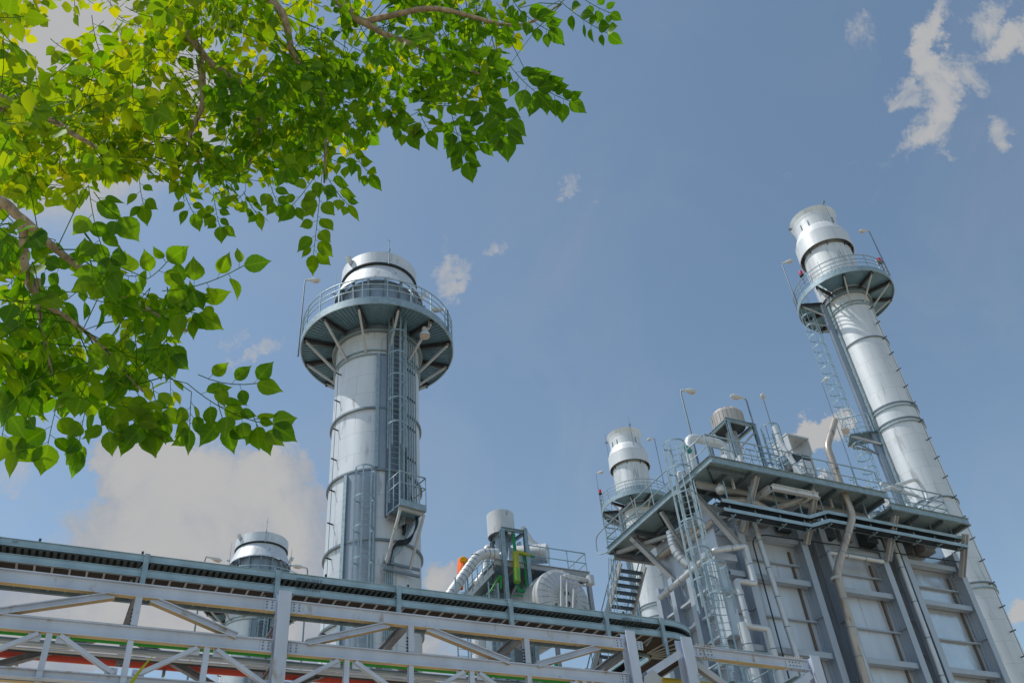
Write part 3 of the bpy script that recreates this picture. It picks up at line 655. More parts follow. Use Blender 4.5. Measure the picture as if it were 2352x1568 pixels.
for i, (x, y, hh, r_) in enumerate(((25.8, 27.0, 1.4, .11), (26.6, 27.4, 1.9, .13), (27.5, 27.1, 1.2, .1), (28.3, 27.3, 1.6, .12), (31.4, 27.2, 1.5, .1), (32.2, 27.2, 1.3, .12))):
    m = MB().lathe((x, y, ZD+.1), [(r_, 0), (r_, hh*.6), (r_*1.7, hh*.62), (r_*1.7, hh*.72), (r_*.8, hh*.75), (r_*.8, hh), (0, hh)], 14); m.bar((x-.3, y, ZD+.1+hh*.67), (x+.3, y, ZD+.1+hh*.67), .1, .1)
    single(m, 'relief_valve', 'white', ('upright white relief valve on the boiler platform, %s' % ('nearest the left corner', 'second from the left corner', 'third from the left corner', 'below the roof silencer', 'left of the roof hood', 'below the roof hood')[i]), 'valve', 'relief valves along the boiler platform')
# riser pipe with cap right of roof lamps
pa = onY(1757, 1000, 27.4)
pipe_thing([V((pa.x+.55, 26.0, 21.0)), V((pa.x, 26.6, pa.z-.9)), V((pa.x-.05, 26.6, pa.z))], .13, 'white', 'white riser pipe crossing in front of the boiler platform rail', name='riser_pipe', bands=.8, rad=.2)
m = thing('roof_hood', 'open grey box hood on the boiler roof beside the white cloud', 'hood', (32, 29, 25)); hp = onY(1822, 1030, 29.5)
MB().box(hp.x-.75, hp.x+.75, 28.95, 30.2, hp.z+.42, hp.z+.5).build('roof', 'white', m)
for x in (-.72, .66): MB().box(hp.x+x, hp.x+x+.06, 28.96, 30.19, hp.z-.5, hp.z+.415).build('side_panel', 'white', m)
for x in (-.69, -.1, .69): MB().bar((hp.x+x, 29.2, ZD-.2), (hp.x+x, 29.2, hp.z-.5), .12, .12).build('leg', 'brace', m)
MB().box(hp.x-.5, hp.x+.5, 29.1, 30.0, hp.z-1.3, hp.z-.6).build('motor', 'dark', m)
for i, (px, py, dx) in enumerate(((1700, 1072, .5), (1850, 1075, .6), (1900, 1095, .4))):
    p = onY(px, py, 28.0); m = MB().box(p.x-dx*.5, p.x+dx*.5, 27.8, 28.15, p.z-.4, p.z+.35); m.bar((p.x, 28, ZD-.1), (p.x, 28, p.z-.4), .08, .08)
    single(m, 'control_box', 'white', 'small pale control box on a post %s' % ('below the roof silencer', 'right of the roof hood', 'left of the zigzag vent pipe')[i], 'control box', 'control boxes on the boiler roof')
for i in range(9):
    x = 30.6+.85*i+rnd.uniform(-.2, .2); y = 27.3+rnd.uniform(0, .7); hh = rnd.uniform(1.0, 2.4)
    if x > 38: break
    zb_ = ZD-.5 if x > 33.2 else ZD+.08
    pipe_thing([V((x, y, zb_)), V((x, y, zb_+hh)), V((x+rnd.choice((-.7, .7)), y+.2, zb_+hh)), V((x+.1, y+.5, zb_+hh-.8))], .05, rnd.choice(('white', 'pipe', 'galv')), 'thin instrument pipe among the roof piping right of the roof silencer', name='instrument_pipe', rad=.15, group='thin instrument pipes on the boiler roof', n=8)
for i, (x, y, z1, r_, dx) in enumerate(((26.9, 28.9, 2.6, .2, .8), (28.9, 28.4, 1.9, .16, -.6), (29.4, 29.6, 2.2, .2, .7), (31.2, 28.6, 2.6, .15, .6), (33.6, 28.8, 1.6, .17, .8), (35.0, 29.0, 2.0, .15, -.7), (30.2, 27.3, 1.3, .1, .5))):
    pipe_thing([V((x, y, ZD-.3)), V((x, y, ZD+z1)), V((x+dx, y+.1, ZD+z1)), V((x+dx, y+.3, ZD-.3))], r_, ('white', 'pipe', 'aged')[i % 3], 'insulated pipe arch standing among the piping on the boiler roof', name='roof_pipe', bands=.7, rad=.3, group='insulated pipe arches on the boiler roof')
for i, (y, x0_, x1_, z) in enumerate(((28.0, 25.6, 31.5, 1.0), (28.1, 26.4, 30.8, 1.45), (27.6, 29.5, 33.0, .7), (28.7, 31.5, 38.0, .6))):
    pipe_thing([V((x0_, y, ZD)), V((x0_, y, ZD+z)), V((x1_, y, ZD+z)), V((x1_, y, ZD-.4))], (.12, .08, .1, .13)[i], ('white', 'galv', 'white', 'pipe')[i], ('long white header pipe behind the boiler platform railing', 'grey header pipe just above the white one on the boiler platform', 'low white pipe run below the roof hood', 'pale pipe run along the right end of the boiler roof')[i], name='roof_header', bands=1.1, rad=.2)
for i, (x, z) in enumerate(((25.0, 1.0), (27.9, .9), (30.6, 1.0), (32.6, .9), (34.4, .4), (36.0, .4))):
    m = MB().lathe((x, 26.6, ZD+z), [(0, -.2), (.2, -.2), (.22, .0), (.2, .2), (0, .2)], 14, axis=(1, .2, 0)); m.tube([(x, 26.6, ZD+z), (x, 26.6, ZD+z+.55)], .03, 6); m.lathe((x, 26.6, ZD+z+.55), [(.16, -.02), (.17, 0), (.16, .02)], 16); m.bar((x, 26.6, ZD-.5), (x, 26.6, ZD+z), .1, .1)
    single(m, 'globe_valve', ('white', 'galv')[i % 2], 'small globe valve with handwheel by the boiler platform railing', 'valve', 'globe valves by the boiler railing')
for i in range(7):
    x = 26.2+1.15*i; MB().hbeam((x, 28.9+.2*(i % 3), ZD-.2), (x, 28.9+.2*(i % 3), ZD+1.5+.35*(i*2 % 3)), .12, .12, (0,1,0)).build('roof_post', 'brace', bh)
MB().hbeam((26.0, 28.95, ZD+1.75), (33.4, 28.95, ZD+1.75), .16, .12).build('roof_beam', 'galv', bh)
h = MB(); rail(h, [(30.4, 28.2, ZD+.2), (33.0, 28.2, ZD+.2), (33.0, 30.0, ZD+.2)], 1.6, .8, .024, (.7, .45)); h.build('handrail', 'galv', bh)
h = MB(); rail(h, [(24.9, 34.0, ZD+.1), (24.9, 28.4, ZD+.1)], 1.1, 1.4, .024); h.build('handrail', 'galv', bh)
for i, (x, y, z0_, hh) in enumerate(((24.6, 29.4, 0, 1.1), (24.7, 31.0, 0, .8), (25.6, 28.2, 0, .9), (26.1, 28.6, 0, 1.5), (33.9, 27.4, -.5, .9), (35.6, 27.3, -.5, 1.1))):
    m = MB().lathe((x, y, ZD+z0_), [(.16, 0), (.18, .1), (.18, hh*.7), (.3, hh*.72), (.3, hh*.8), (.14, hh*.84), (.14, hh), (0, hh+.03)], 14); m.lathe((x, y, ZD+z0_+hh*.4), [(0, -.42), (.13, -.42), (.13, .42), (0, .42)], 12, axis=(1, .3, 0))
    single(m, 'valve_station', ('white', 'aged')[i % 2], 'squat white valve body among the piping on the boiler platform', 'valve', 'squat valve bodies on the boiler platform')
# dark piping under the side platform
GD = 'pipes under the boiler side platform'
pipe_thing([V((24.2, 31.8, 20.2)), V((24.2, 28.6, 20.2))], .16, 'rustpipe', 'brown horizontal pipe end under the side platform', name='header_pipe', group=GD)
pipe_thing([V((23.75, 30.0, 20.6)), V((23.75, 30.0, 19.7)), V((23.95, 29.7, 18.9)), V((24.4, 29.2, 18.4))], .2, 'pipe', 'silver segmented elbow pipe under the side platform', name='elbow_pipe', bands=.22, group=GD, rad=.4)
pipe_thing([V((24.3, 27.6, 20.0)), V((24.3, 30.8, 20.0))], .13, 'aged', 'grey pipe running under the platform corner', name='header_pipe', group=GD)
pipe_thing([V((25.0, 27.3, 20.9)), V((25.8, 26.7, 20.7)), V((26.6, 26.7, 20.4))], .2, 'rustpipe', 'rusty pipe bend under the platform corner', name='elbow_pipe', group=GD, rad=.4)
fl = MB().lathe(onY(1655, 1122, 26.6), [(0, -.22), (.2, -.18), (.24, .0), (.14, .16), (0, .3)], 16); single(fl, 'floodlight', 'white', 'white bell floodlight hanging under the boiler platform corner', 'floodlight')
for i in range(10):
    x = 25.8+1.25*i; m = MB().box(x-.35, x+.35, 27.3+.15*(i % 3), 27.8, 20.1+.1*(i % 2), 20.9); m.tube([(x-.5, 27.0, 20.3), (x+.5, 27.2, 20.8)], .06, 8)
    m.build('pipe_support', ('dark', 'beam_old')[i % 2], bh)

# ------------------------------------------------------------------ process tower behind the tray, centre
YC = 38.0
def onC(px, py): return onY(px, py, YC)
pt = thing('process_tower', 'steel tower with railed deck behind the cable tray, centre of the picture', 'tower', (20, 39, 0), None)
dl, dr = onC(1134, 1300), onC(1352, 1312); zd = (dl.z+dr.z)/2
MB().box(dl.x, dr.x, YC, YC+4.2, zd, zd+.08).build('deck', 'deck', pt)
for y in (YC-.05, YC+4.2): MB().channel((dl.x, y, zd), (dr.x, y, zd), .3, .1).build('edge_channel', 'brace', pt)
for k in range(6): x = dl.x+.1+(dr.x-dl.x-.2)*k/5; MB().hbeam((x, YC, zd-.12), (x, YC+4.1, zd-.12), .22, .14).build('deck_beam', 'beam_old', pt)
h = MB(); x0_ = onC(1214, 1245).x
rail(h, [(x0_, YC, zd+.1), (dr.x-.1, YC, zd+.1), (dr.x-.1, YC+3.8, zd+.1)], 1.15, 1.3, .03); h.build('handrail', 'teal', pt)
for (pa, pb) in ((1149, 1156), (1201, 1206)):
    a = onC(pa, 1218); MB().hbeam((a.x, YC-.2, 10), (a.x, YC-.2, a.z), .2, .2, (0,1,0)).build('column', 'galv', pt)
for (pa, y) in ((1130, 39.2), (1192, 39.4)):
    a = onY(pa, 1245, y); MB().hbeam((a.x, y, 10), (a.x, y, a.z), .18, .18, (0,1,0)).build('column', 'galv', pt)
a = onC(1149, 1218); b = onC(1201, 1222); c = onY(1130, 1245, 39.2)
MB().hbeam((a.x-.05, YC-.2, a.z+.02), (b.x+.05, YC-.2, b.z-.1), .16, .16).build('top_beam', 'galv', pt)
MB().hbeam((a.x, YC-.1, a.z-.1), (c.x, 39.3, c.z+.1), .16, .14).build('top_beam', 'galv', pt); MB().hbeam((b.x, YC-.1, b.z-.1), (b.x-.2, 39.3, c.z+.1), .16, .14).build('top_beam', 'galv', pt)
MB().hbeam((c.x, 39.25, c.z+.05), (b.x-.1, 39.4, c.z+.05), .16, .14).build('top_beam', 'galv', pt)
MB().bar(onC(1300, 1326), onC(1244, 1380), .12, .12).build('brace', 'brace', pt); MB().bar(onY(1314, 1324, 39), onY(1337, 1352, 39), .1, .1).build('brace', 'brace', pt); MB().bar(onC(1192, 1330), onC(1168, 1385), .1, .1).build('brace', 'beam_old', pt)
MB().hbeam((dr.x-.1, YC, 12), (dr.x-.1, YC, zd-.1), .22, .2, (0,1,0)).build('column', 'brace', pt); MB().hbeam((dr.x-.1, YC+4, 12), (dr.x-.1, YC+4, zd-.1), .22, .2, (0,1,0)).build('column', 'brace', pt)
sa, sb = onC(1136, 1304), onC(1078, 1366)
m = MB()
for k in range(14):
    q = sa+(sb-sa)*((k+.5)/14); m.box(q.x-.14, q.x+.14, YC+.3, YC+1.2, q.z-.03, q.z+.02)
m.frame((sa+sb)/2+V((.05, .75, -.1)), (sb-sa)*.5, V((0,.42,0)), V((.02,0,.03))); m.build('stair_treads', 'stair', pt)
for y in (.25, 1.25): MB().bar(sa+V((0,y,0)), sb+V((0,y,0)), .08, .26).build('stair_stringer', 'white', pt)
h = MB(); h.tube([sa+V((0,.2,1.0)), sb+V((0,.2,1.0))], .03, 6); h.tube([sa+V((0,.2,.55)), sb+V((0,.2,.55))], .022, 6)
for k in range(6): q = sa+(sb-sa)*(k/5)+V((0,.2,0)); h.tube([q, q+UP*1.0], .025, 6)
h.build('stair_handrail', 'teal', pt)
sc_ = onC(1161, 1192); rS = (onC(1189, 1192)-onC(1133, 1192)).length/2
si = thing('vent_silencer', 'plain grey cylinder silencer on top of the steel tower, centre', 'silencer', (sc_.x, YC+.6, sc_.z))
zt_, zbm = onC(1161, 1172).z, onC(1165, 1222).z
MB().lathe((sc_.x, YC+.6, 0), [(rS*.8, zt_+.02), (rS, zt_), (rS, zbm), (rS*.97, zbm), (rS*.95, zbm+.3), (.3, zbm+.3)], 48).build('drum', 'white', si)
MB().bar((sc_.x+.1, YC+.6-rS, zbm-.15), (sc_.x+.1, YC+.6-rS, zbm+.3), .18, .06).build('bracket', 'white', si)
MB().lathe((sc_.x, YC+.6, 0), [(.36, zbm+.3), (.36, zbm-.5), (.27, zbm-.9)], 24).build('inlet_cone', 'clad_dark', si)
pe = onC(1165, 1262)
pipe_thing([V((sc_.x, YC+.6, zbm-.6)), V((sc_.x+.02, YC+.6, pe.z-.15)), V((sc_.x-.5, YC+.5, pe.z-.38))], .26, 'pipe', 'silver elbow hanging under the tower silencer', name='elbow_pipe', bands=.25, rad=.45)
bp = pipe_thing([onY(1142, 1271, YC-.3), onY(1100, 1270, YC-.3), onY(1042, 1353, YC-.3), onY(1020, 1385, YC-.3)], .26, 'white', 'fat pale insulated pipe sloping down left beside the orange windsock', name='insulated_pipe', bands=.3, rad=.8)
pipe_thing([onY(1134, 1262, 39.5), onY(1117, 1256, 39.5), onY(1117, 1310, 39.5), onY(1095, 1340, 39.5)], .2, 'white', 'second pale pipe bend behind the fat sloping pipe', name='insulated_pipe', bands=.6, rad=.4)
pipe_thing([onY(1200, 1210, 39.6), onY(1222, 1246, 39.6), onY(1250, 1262, 39.6)], .15, 'white', 'pale pipe dropping right from the silencer to the small drum', name='insulated_pipe', rad=.3)
def drum(p, d, L, r, label, name, cat, m='white', seams=8, domed=True):
    p, d = V(p), V(d).normalized(); t = thing(name, label, cat, p)
    prof = [(r, 0), (r, L)]
    MB().lathe(p, prof, 40, axis=d).build('shell', m, t)
    hd = [(0, -.16*r), (r*.5, -.14*r), (r*.88, -.06*r), (r, 0)] if domed else [(0, 0), (r, 0)]
    MB().lathe(p, hd, 40, axis=d).build('end_cap', m, t)
    for k in range(seams): MB().lathe(p+d*(L*(k+.5)/seams), [(r, -.02), (r+.015, -.02), (r+.015, .02), (r, .02)], 40, axis=d).build('band', 'pipe', t)
    return t, p, d
drum(onY(1258, 1270, YC+.5), (-.75, .65, .12), 2.0, .52, 'short white drum lying on the tower deck behind the railing', 'small_drum', 'vessel', 'white', 3, False)
vc = onY(1295, 1378, YC-1.0)
bd, p, d = drum(vc, (-.15, .95, .0), 4.0, (onC(1360, 1370)-onC(1231, 1370)).length/2*.97, 'big white insulated vessel head with radial seams, below the tower deck', 'insulated_vessel', 'vessel', 'white', 8)
sm = MB(); e1 = d.orthogonal().normalized(); e2 = d.cross(e1); rB = (onC(1360, 1370)-onC(1231, 1370)).length/2*.97
for k in range(26):
    a = 2*math.pi*k/26; u = e1*math.cos(a)+e2*math.sin(a); sm.tube([vc+u*rB*.3-d*(.16*rB), vc+u*rB*.86-d*(.075*rB), vc+u*rB*1.0-d*.01], .018, 5)
sm.build('radial_seam', 'brace', bd)
nz_ = MB().lathe(vc+UP*.25-d*.35, [(.12, 0), (.12, .3)], 16, axis=d); nz_.lathe(vc-UP*.3-d*.35, [(.12, 0), (.12, .3)], 16, axis=d); nz_.build('nozzle', 'dark', bd)
g_ = MB(); 
for (a, b) in (((1289, 1322), (1289, 1400)), ((1302, 1332), (1302, 1400)), ((1318, 1352), (1316, 1400)), ((1289, 1322), (1330, 1332)), ((1302, 1336), (1345, 1345))): g_.tube([onY(*a, YC-1.9), onY(*b, YC-1.9)], .05, 8)
single(g_, 'drain_piping', 'white', 'thin white drain piping in front of the big vessel head', 'pipe')
pipe_thing([onY(1296, 1322, YC-1.6), onY(1352, 1333, YC-1.6)], .12, 'white', 'white pipe across the top of the big vessel', name='insulated_pipe')
m = MB().lathe(onY(1356, 1332, YC-1.6), [(0, -.22), (.2, -.22), (.2, .22), (0, .22)], 16); single(m, 'control_valve', 'white', 'white valve body at the right end of the vessel pipe', 'valve')
# green frame and lime tank
gp = thing('green_pipe', 'dark green vertical pipe with branches on the steel tower', 'pipe', onC(1207, 1276))
MB().tube([onC(1204, 1268), onC(1216, 1385)], .13, 12).build('main_pipe', 'green2', gp)
MB().tube([onC(1178, 1226), onC(1184, 1270)], .09, 10).build('upper_pipe', 'green2', gp)
MB().tube(smooth_path([onC(1188, 1336), onC(1189, 1354), onC(1212, 1360)], .2), .1, 10).build('branch_pipe', 'green2', gp)
MB().tube([onC(1186, 1270), onC(1228, 1278)], .06, 8).build('branch_pipe', 'green2', gp)
MB().tube([onC(1157, 1364), onC(1212, 1369)], .04, 8).build('branch_pipe', 'green2', gp)
lt = thing('lime_tank', 'slim lime green vertical tank on the steel tower', 'tank', onY(1185, 1300, YC-.4))
MB().tube([onY(1184, 1268, YC-.4), onY(1186, 1305, YC-.4)], .17, 16).build('upper_body', 'lime2', lt); MB().tube([onY(1186.1, 1305.5, YC-.4), onY(1188, 1336, YC-.4)], .18, 16).build('lower_body', 'lime', lt)
MB().tube([onY(1187, 1266, YC-.3), onY(1216, 1274, YC-.3)], .09, 8).build('inlet_pipe', 'lime2', lt)
pipe_thing([onY(1151, 1350, YC-.3), onY(1150, 1318, YC-.3), onY(1130, 1352, YC-.3), onY(1112, 1380, YC-.3)], .05, 'green', 'thin light green pipe sloping beside the tower stair', name='thin_green_pipe', rad=.2, n=8)
dk_ = MB(); dk_.box(onC(1160, 1330).x, onC(1260, 1330).x, YC+2.0, YC+4.0, 16, zd-.6); single(dk_, 'equipment_cabinet', 'clad_dark', 'dark grey cabinet inside the steel tower under the deck', 'cabinet')
pipe_thing([onC(1100, 1420)+UP*.6, onC(1102, 1560)], .33, 'white', 'fat white vertical pipe seen below the tray left of tower', bands=1.2)
for i, (px, m_) in enumerate(((1062, 'teal'), (1140, 'teal'))):
    lad = MB(); f = onY(px, 1450, 36.5); ladder(lad, f, 8, 20.3, (0,-1), .5); single(lad, 'access_ladder', m_, ('narrow ladder seen below the cable tray left of the fat pipe', 'narrow ladder seen below the cable tray under the tower')[i], 'ladder')
mc = thing('machine_enclosure', 'dark machinery enclosure seen through the rack below the tower', 'machinery', (22, 40, 0))
MB().box(20.2, 25.8, 38.6, 41, 0, 16.9).build('body', 'clad_dark', mc); MB().box(20.0, 26, 38.3, 41.2, 16.95, 17.2).build('roof_edge', 'galv', mc); MB().box(20.6, 25.2, 38.45, 38.59, 13.5, 16.3).build('louvre', 'dark', mc)
gv = MB()
for a, b in (((1277, 1522), (1282, 1570)), ((1280, 1540), (1300, 1540)), ((1300, 1560), (1320, 1540))): gv.tube([onY(*a, 37), onY(*b, 37)], .09, 10)
single(gv, 'green_valve_pipe', 'green2', 'green pipe stub seen through the rack under the tower', 'pipe')
# windsock
ws = thing('windsock', 'bright orange drooping windsock with yellow mouth left of the fat pipe', 'windsock', onC(1064, 1282))
a, b = onC(1064, 1287), onC(1057, 1330); vd = (a-CAM).normalized()
MB().tube([a+V((.0,.2,.02)), a, b, b-UP*.5], [.18, .205, .17, .13], 20, caps=False).build('sleeve', 'orange', ws)
MB().lathe(a-vd*.32+UP*.03, [(0, 0), (.17, 0), (.19, .08), (.17, .25)], 24, axis=vd).build('mouth', 'orange2', ws)
MB().tube([a+V((.32, .3, .3)), V((a.x+.3, a.y+.3, 12))], .04, 8).build('pole', 'galv', ws)

# ------------------------------------------------------------------ pipe rack in front
YN, YFAR = 19.85, 22.15
pr = thing('pipe_rack', 'pale grey steel pipe rack truss crossing the foreground from the left', 'pipe rack', (4.34, YN, 0))
ZB1, ZB2, ZB3 = 10.54, 9.6, 8.62
colsX = (-4.9, 4.34, 13.57)
for y, mm, cm in ((YN, 'beam', 'beam'), (YFAR, 'beam_old', 'beam')):
    for x in colsX:
        if y == YN: MB().hbeam((x, y-.02, 0), (x, y-.02, 10.86), .30, .28, (0,1,0), .03, .02).build('column', cm, pr)
        else: MB().hbeam((x, y, 0), (x, y, 10.68), .28, .26, (0,1,0), .03, .02).build('column', cm, pr)
    for xa, xb in zip(colsX, colsX[1:]):
        for z in (ZB1, ZB2 if y == YN else 9.35):
            MB().hbeam((xa+.16, y, z), (xb-.16, y, z), .3 if y == YN or z > 10 else .2, .13, UP, .026, .016).build('chord_beam', mm, pr)
            MB().bar((xa+.17, y, z-(.155 if y == YN or z > 10 else .105)), (xb-.17, y, z-(.155 if y == YN or z > 10 else .105)), .136, .008).build('flange_bounce', 'flange', pr)  # thin added plate: ground bounce painted below the chord
        if y == YN: MB().hbeam((xa+.16, y, ZB3), (xb-.16, y, ZB3), .18, .16, UP, .02, .012).build('bottom_beam', mm, pr)
        n = 3
        for k in range(1, n):
            x = xa+(xb-xa)*k/n; MB().hbeam((x, y, ZB2+.16), (x, y, ZB1-.16), .14, .14, (0,1,0)).build('post', mm, pr)
            g2 = MB()
            if y == YN:
                for j in range(5): MB().bar((x-.1, y+.02, ZB2+.2+.08*j), (x-.04, y+.02, ZB2+.2+.08*j), .03, .02).build('bolt', 'dark', pr)
        step = (xb-xa)/3
        sg = -1 if xa < 0 else 1
        for x0_, x1_, up_ in ((xa+.6, xa+step-.55, sg), (xa+step+.42, xa+2*step-.5, -sg), (xa+2*step+.25, xb-.95, sg)):
            zl = ZB2+.155 if y == YN else 9.46
            za, zb = (zl, ZB1-.165) if up_ > 0 else (ZB1-.165, zl)
            db = MB().hbeam((x0_, y, za), (x1_, y, zb), .15, .15, UP).build('diagonal_brace', mm, pr)
            if y == YN:
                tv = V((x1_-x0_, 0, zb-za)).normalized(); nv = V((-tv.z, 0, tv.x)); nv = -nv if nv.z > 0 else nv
                MB().bar(V((x0_, y, za))+nv*.079, V((x1_, y, zb))+nv*.079, .152, .006).build('brace_bounce_plate', 'brace_bounce', pr)  # thin added plate, ground bounce put into its colour
        for k in range(1, 6):                                       # lower truss
            x = xa+(xb-xa)*k/6
            if y == YN: MB().hbeam((x, y, ZB3-.12), (x, y, ZB2-.16), .12, .12, (0,1,0)).build('lower_post', mm, pr)
        if y == YN:
            for k in range(6):
                p, q = xa+(xb-xa)*k/6, xa+(xb-xa)*(k+1)/6
                s_ = 1 if k % 2 == 0 else -1
                for off in (-.035, .035):
                    if s_ < 0: MB().bar((p+.2, y+off, ZB2-.18), (q-.2, y+off, ZB3+.12), .05, .085, (0,1,0) if 0 else UP).build('angle_brace', 'beam', pr)
                    else: MB().bar((p+.2, y+off, ZB3+.12), (q-.2, y+off, ZB2-.18), .05, .085).build('angle_brace', 'beam', pr)
                gx = q-.26 if s_ > 0 else p+.26
                MB().box(gx-.12, gx+.12, y-.008, y+.008, ZB2-.33, ZB2-.152).build('gusset_plate', 'beam', pr)
                gx = p+.26 if s_ > 0 else q-.26
                MB().box(gx-.12, gx+.12, y-.009, y+.009, ZB3+.092, ZB3+.25).build('gusset_plate', 'beam', pr)
    # splice plates with bolts at the columns
    if y == YN:
        for x in colsX:
            for z in (ZB1, ZB2):
                for s_ in (-1, 1):
                    MB().box(x+s_*.31-.12, x+s_*.31+.12, y-.026, y-.009, z-.115, z+.115).build('splice_plate', 'beam', pr)
                    for a_ in (-.06, .06):
                        for b_ in (-.07, .0, .07): MB().lathe((x+s_*.31+a_, y-.027, z+b_), [(0, .02), (.018, .02), (.018, 0)], 6, axis=(0,-1,0)).build('bolt', 'ringm', pr)
for k, x in enumerate([-4.9+9.235*i/3 for i in range(7)]):          # cross beams carrying the trays
    x += .18 if k % 3 == 0 else -.02
    MB().hbeam((x, YN+.11, ZB1), (x, YFAR-.11, ZB1), .2, .16).build('cross_beam', 'beam_old', pr)
    if k % 3 == 0: MB().hbeam((x, YN+.11, ZB2-.04), (x, YFAR-.11, ZB2-.04), .2, .16).build('cross_beam', 'beam_old', pr)
# second rack bay to the right
p2 = thing('pipe_rack', 'short pipe rack portal with rusty bolted beam below the boiler, bottom right', 'pipe rack', (15.35, YN, 0))
for x, zt_ in ((15.36, 10.86), (19.85, 10.74)):
    MB().hbeam((x, YN-.02, 0), (x, YN-.02, zt_), .34, .34, (0,1,0), .03, .02).build('column', 'beam', p2)
MB().hbeam((15.55, YN, ZB1-.01), (19.66, YN, ZB1-.06), .3, .2, UP, .026, .016).build('chord_beam', 'beam', p2)
MB().bar((16.4, YN, ZB1-.17), (18.8, YN, ZB1-.202), .206, .008).build('flange_bounce', 'flange', p2)  # same painted ground bounce under the portal beam
for x, zz in ((16.05, ZB1), (19.15, ZB1-.05)):
    MB().box(x-.3, x+.3, YN-.03, YN-.009, zz-.1, zz+.1).build('splice_plate', 'beam', p2)
    for zo in (-.17, .155):
        for i in range(8): MB().lathe((x-.3+.085*i, YN-.07, zz+zo), [(.026, 0), (.026, .05), (0, .05)] if zo > 0 else [(0, -.05), (.026, -.05), (.026, 0)], 6).build('rusty_bolt', 'rustpipe', p2)
    for i in range(4):
        for j in (-.05, .05): MB().lathe((x-.18+.12*i, YN-.031, zz+j), [(0, .02), (.02, .02), (.02, 0)], 6, axis=(0,-1,0)).build('bolt', 'ringm', p2)
MB().hbeam((15.15, YN, 10.42), (13.95, YN, 9.74), .24, .2, (0,1,0), .02, .014).build('diagonal_brace', 'beam', p2)
gpl = MB(); cx_, cz_ = 14.05, 9.62
hexp = [(cx_-.35, cz_-.3), (cx_-.25, cz_+.05), (cx_+.05, cz_+.25), (cx_+.3, cz_+.05), (cx_+.2, cz_-.4)]
gpl.add([(x, YN-.14, z) for x, z in hexp]+[(x, YN-.115, z) for x, z in hexp], [(0,1,2,3,4), (9,8,7,6,5)]+[(i, i+5, (i+1) % 5+5, (i+1) % 5) for i in range(5)]); gpl.build('gusset_plate', 'brace', p2)
MB().hbeam((15.6, YN+.02, 10.2), (17.1, YN+.02, 9.3), .2, .18, (0,1,0), .02, .014).build('diagonal_brace', 'brace', p2)
MB().hbeam((19.6, YN, 10.2), (17.8, YN, 9.2), .24, .2, (0,1,0), .02, .014).build('diagonal_brace', 'beam', p2)
MB().hbeam((15.4, YN+2.4, 10.3), (20, YN+2.4, 10.25), .3, .2).build('far_beam', 'galv', p2)
MB().hbeam((17.0, YN+.15, 9.8), (17.0, YN+2.3, 9.8), .24, .2).build('cross_beam', 'galv', p2); MB().hbeam((19.3, YN+.15, 10.1), (19.3, YN+2.3, 10.1), .24, .2).build('cross_beam', 'galv', p2)
deckp = MB().box(17.2, 20.2, YN+2.6, YN+4.4, 10.75, 10.9); single(deckp, 'low_walkway', 'galv', 'low teal walkway plate behind the rusty bolted beam, bottom right', 'walkway')
for i in range(6):
    pipe_thing([V((15.9+.22*i, YN+1.0+.3*(i % 3), 8)), V((15.9+.3*i, YN+1.3, 10.0-.12*i)), V((17.0+.3*i, YN+1.8, 10.15-.1*i))], .05, ('galv', 'pipe', 'teal')[i % 3], 'thin grey conduit tangled behind the bolted rack beam, bottom right', 'conduit', 'conduit', group='conduits behind the bolted rack beam', rad=.2, n=8)

# pipes on the rack
GR = 'pipes lying along the pipe rack'
def run(y, z, r, m, label, x0=-7., x1=13.3, name='rack_pipe', bands=0):
    t = thing(name, label, 'pipe', (x0, y, z), GR); MB().tube([(x0, y, z), (x1, y, z)], r, 16).build('pipe', m, t)
    if bands:
        b = MB()
        for k in range(int((x1-x0)/bands)): b.box(x0+bands*k, x0+bands*k+.06, y-r*.7, y+r*.7, z-r-.14, z-r+.01)
        b.build('pipe_shoe', 'beam_old', t)
    return t
run(21.05, 9.86, .045, 'green', 'slim green pipe lying along the pipe rack')
run(21.3, 9.82, .05, 'clad_dark', 'dark grey pipe just below the green one on the pipe rack')
run(21.55, 9.83, .035, 'white', 'thin white pipe between the green and red pipes on the rack')
run(21.75, 9.82, .035, 'pipe', 'thin beige pipe directly above the red pipe on the rack')
run(21.95, 9.86, .05, 'dark', 'near-black pipe against the red pipe on the rack')
run(22.4, 9.93, .105, 'red', 'thick red pipe along the back of the pipe rack', name='red_pipe', bands=3.08)
run(21.6, 10.30, .15, 'yellow', 'bright yellow pipe at the bottom, between the two right rack columns', 13.8, 22, 'yellow_pipe')

# main ladder trays on top of the rack, bending away at the right end
mt = thing('cable_tray', 'long two-tier pale teal cable tray on the pipe rack, stencilled with codes', 'cable tray', (4, 20.15, 11))
def tray_path(y):
    off = y-20.15; rc = 1.55; cxx, cyy = 15.15, 20.15+rc
    pts = [V((-8, y, 0)), V((15.15, y, 0))]
    r_ = rc-off
    if r_ > .05:
        for k in range(1, 11): a = R(9*k); pts.append(V((cxx+r_*math.sin(a), cyy-r_*math.cos(a), 0)))
    pts.append(V((cxx+max(r_, .05), 26, 0))); return pts
def strip_rail(y, z, h, nm, m, t=.014, lip=.035):
    b = MB(); pts = [p+UP*z for p in tray_path(y)]
    for p, q in zip(pts, pts[1:]):
        b.bar(p, q, t, h)
        for k in (1, -1): b.bar(p+UP*(k*(h/2-.006)), q+UP*(k*(h/2-.006)), lip*2, .012)
        b.bar(p-UP*.02, q-UP*.02, t+.012, .014)
    return b.build(nm, m, mt)
strip_rail(20.15, 11.435, .17, 'upper_side_rail', 'teal'); strip_rail(20.15, 11.085, .17, 'lower_side_rail', 'teal')
strip_rail(21.42, 11.435, .17, 'upper_side_rail', 'teal'); strip_rail(21.42, 11.02, .17, 'lower_side_rail', 'teal')
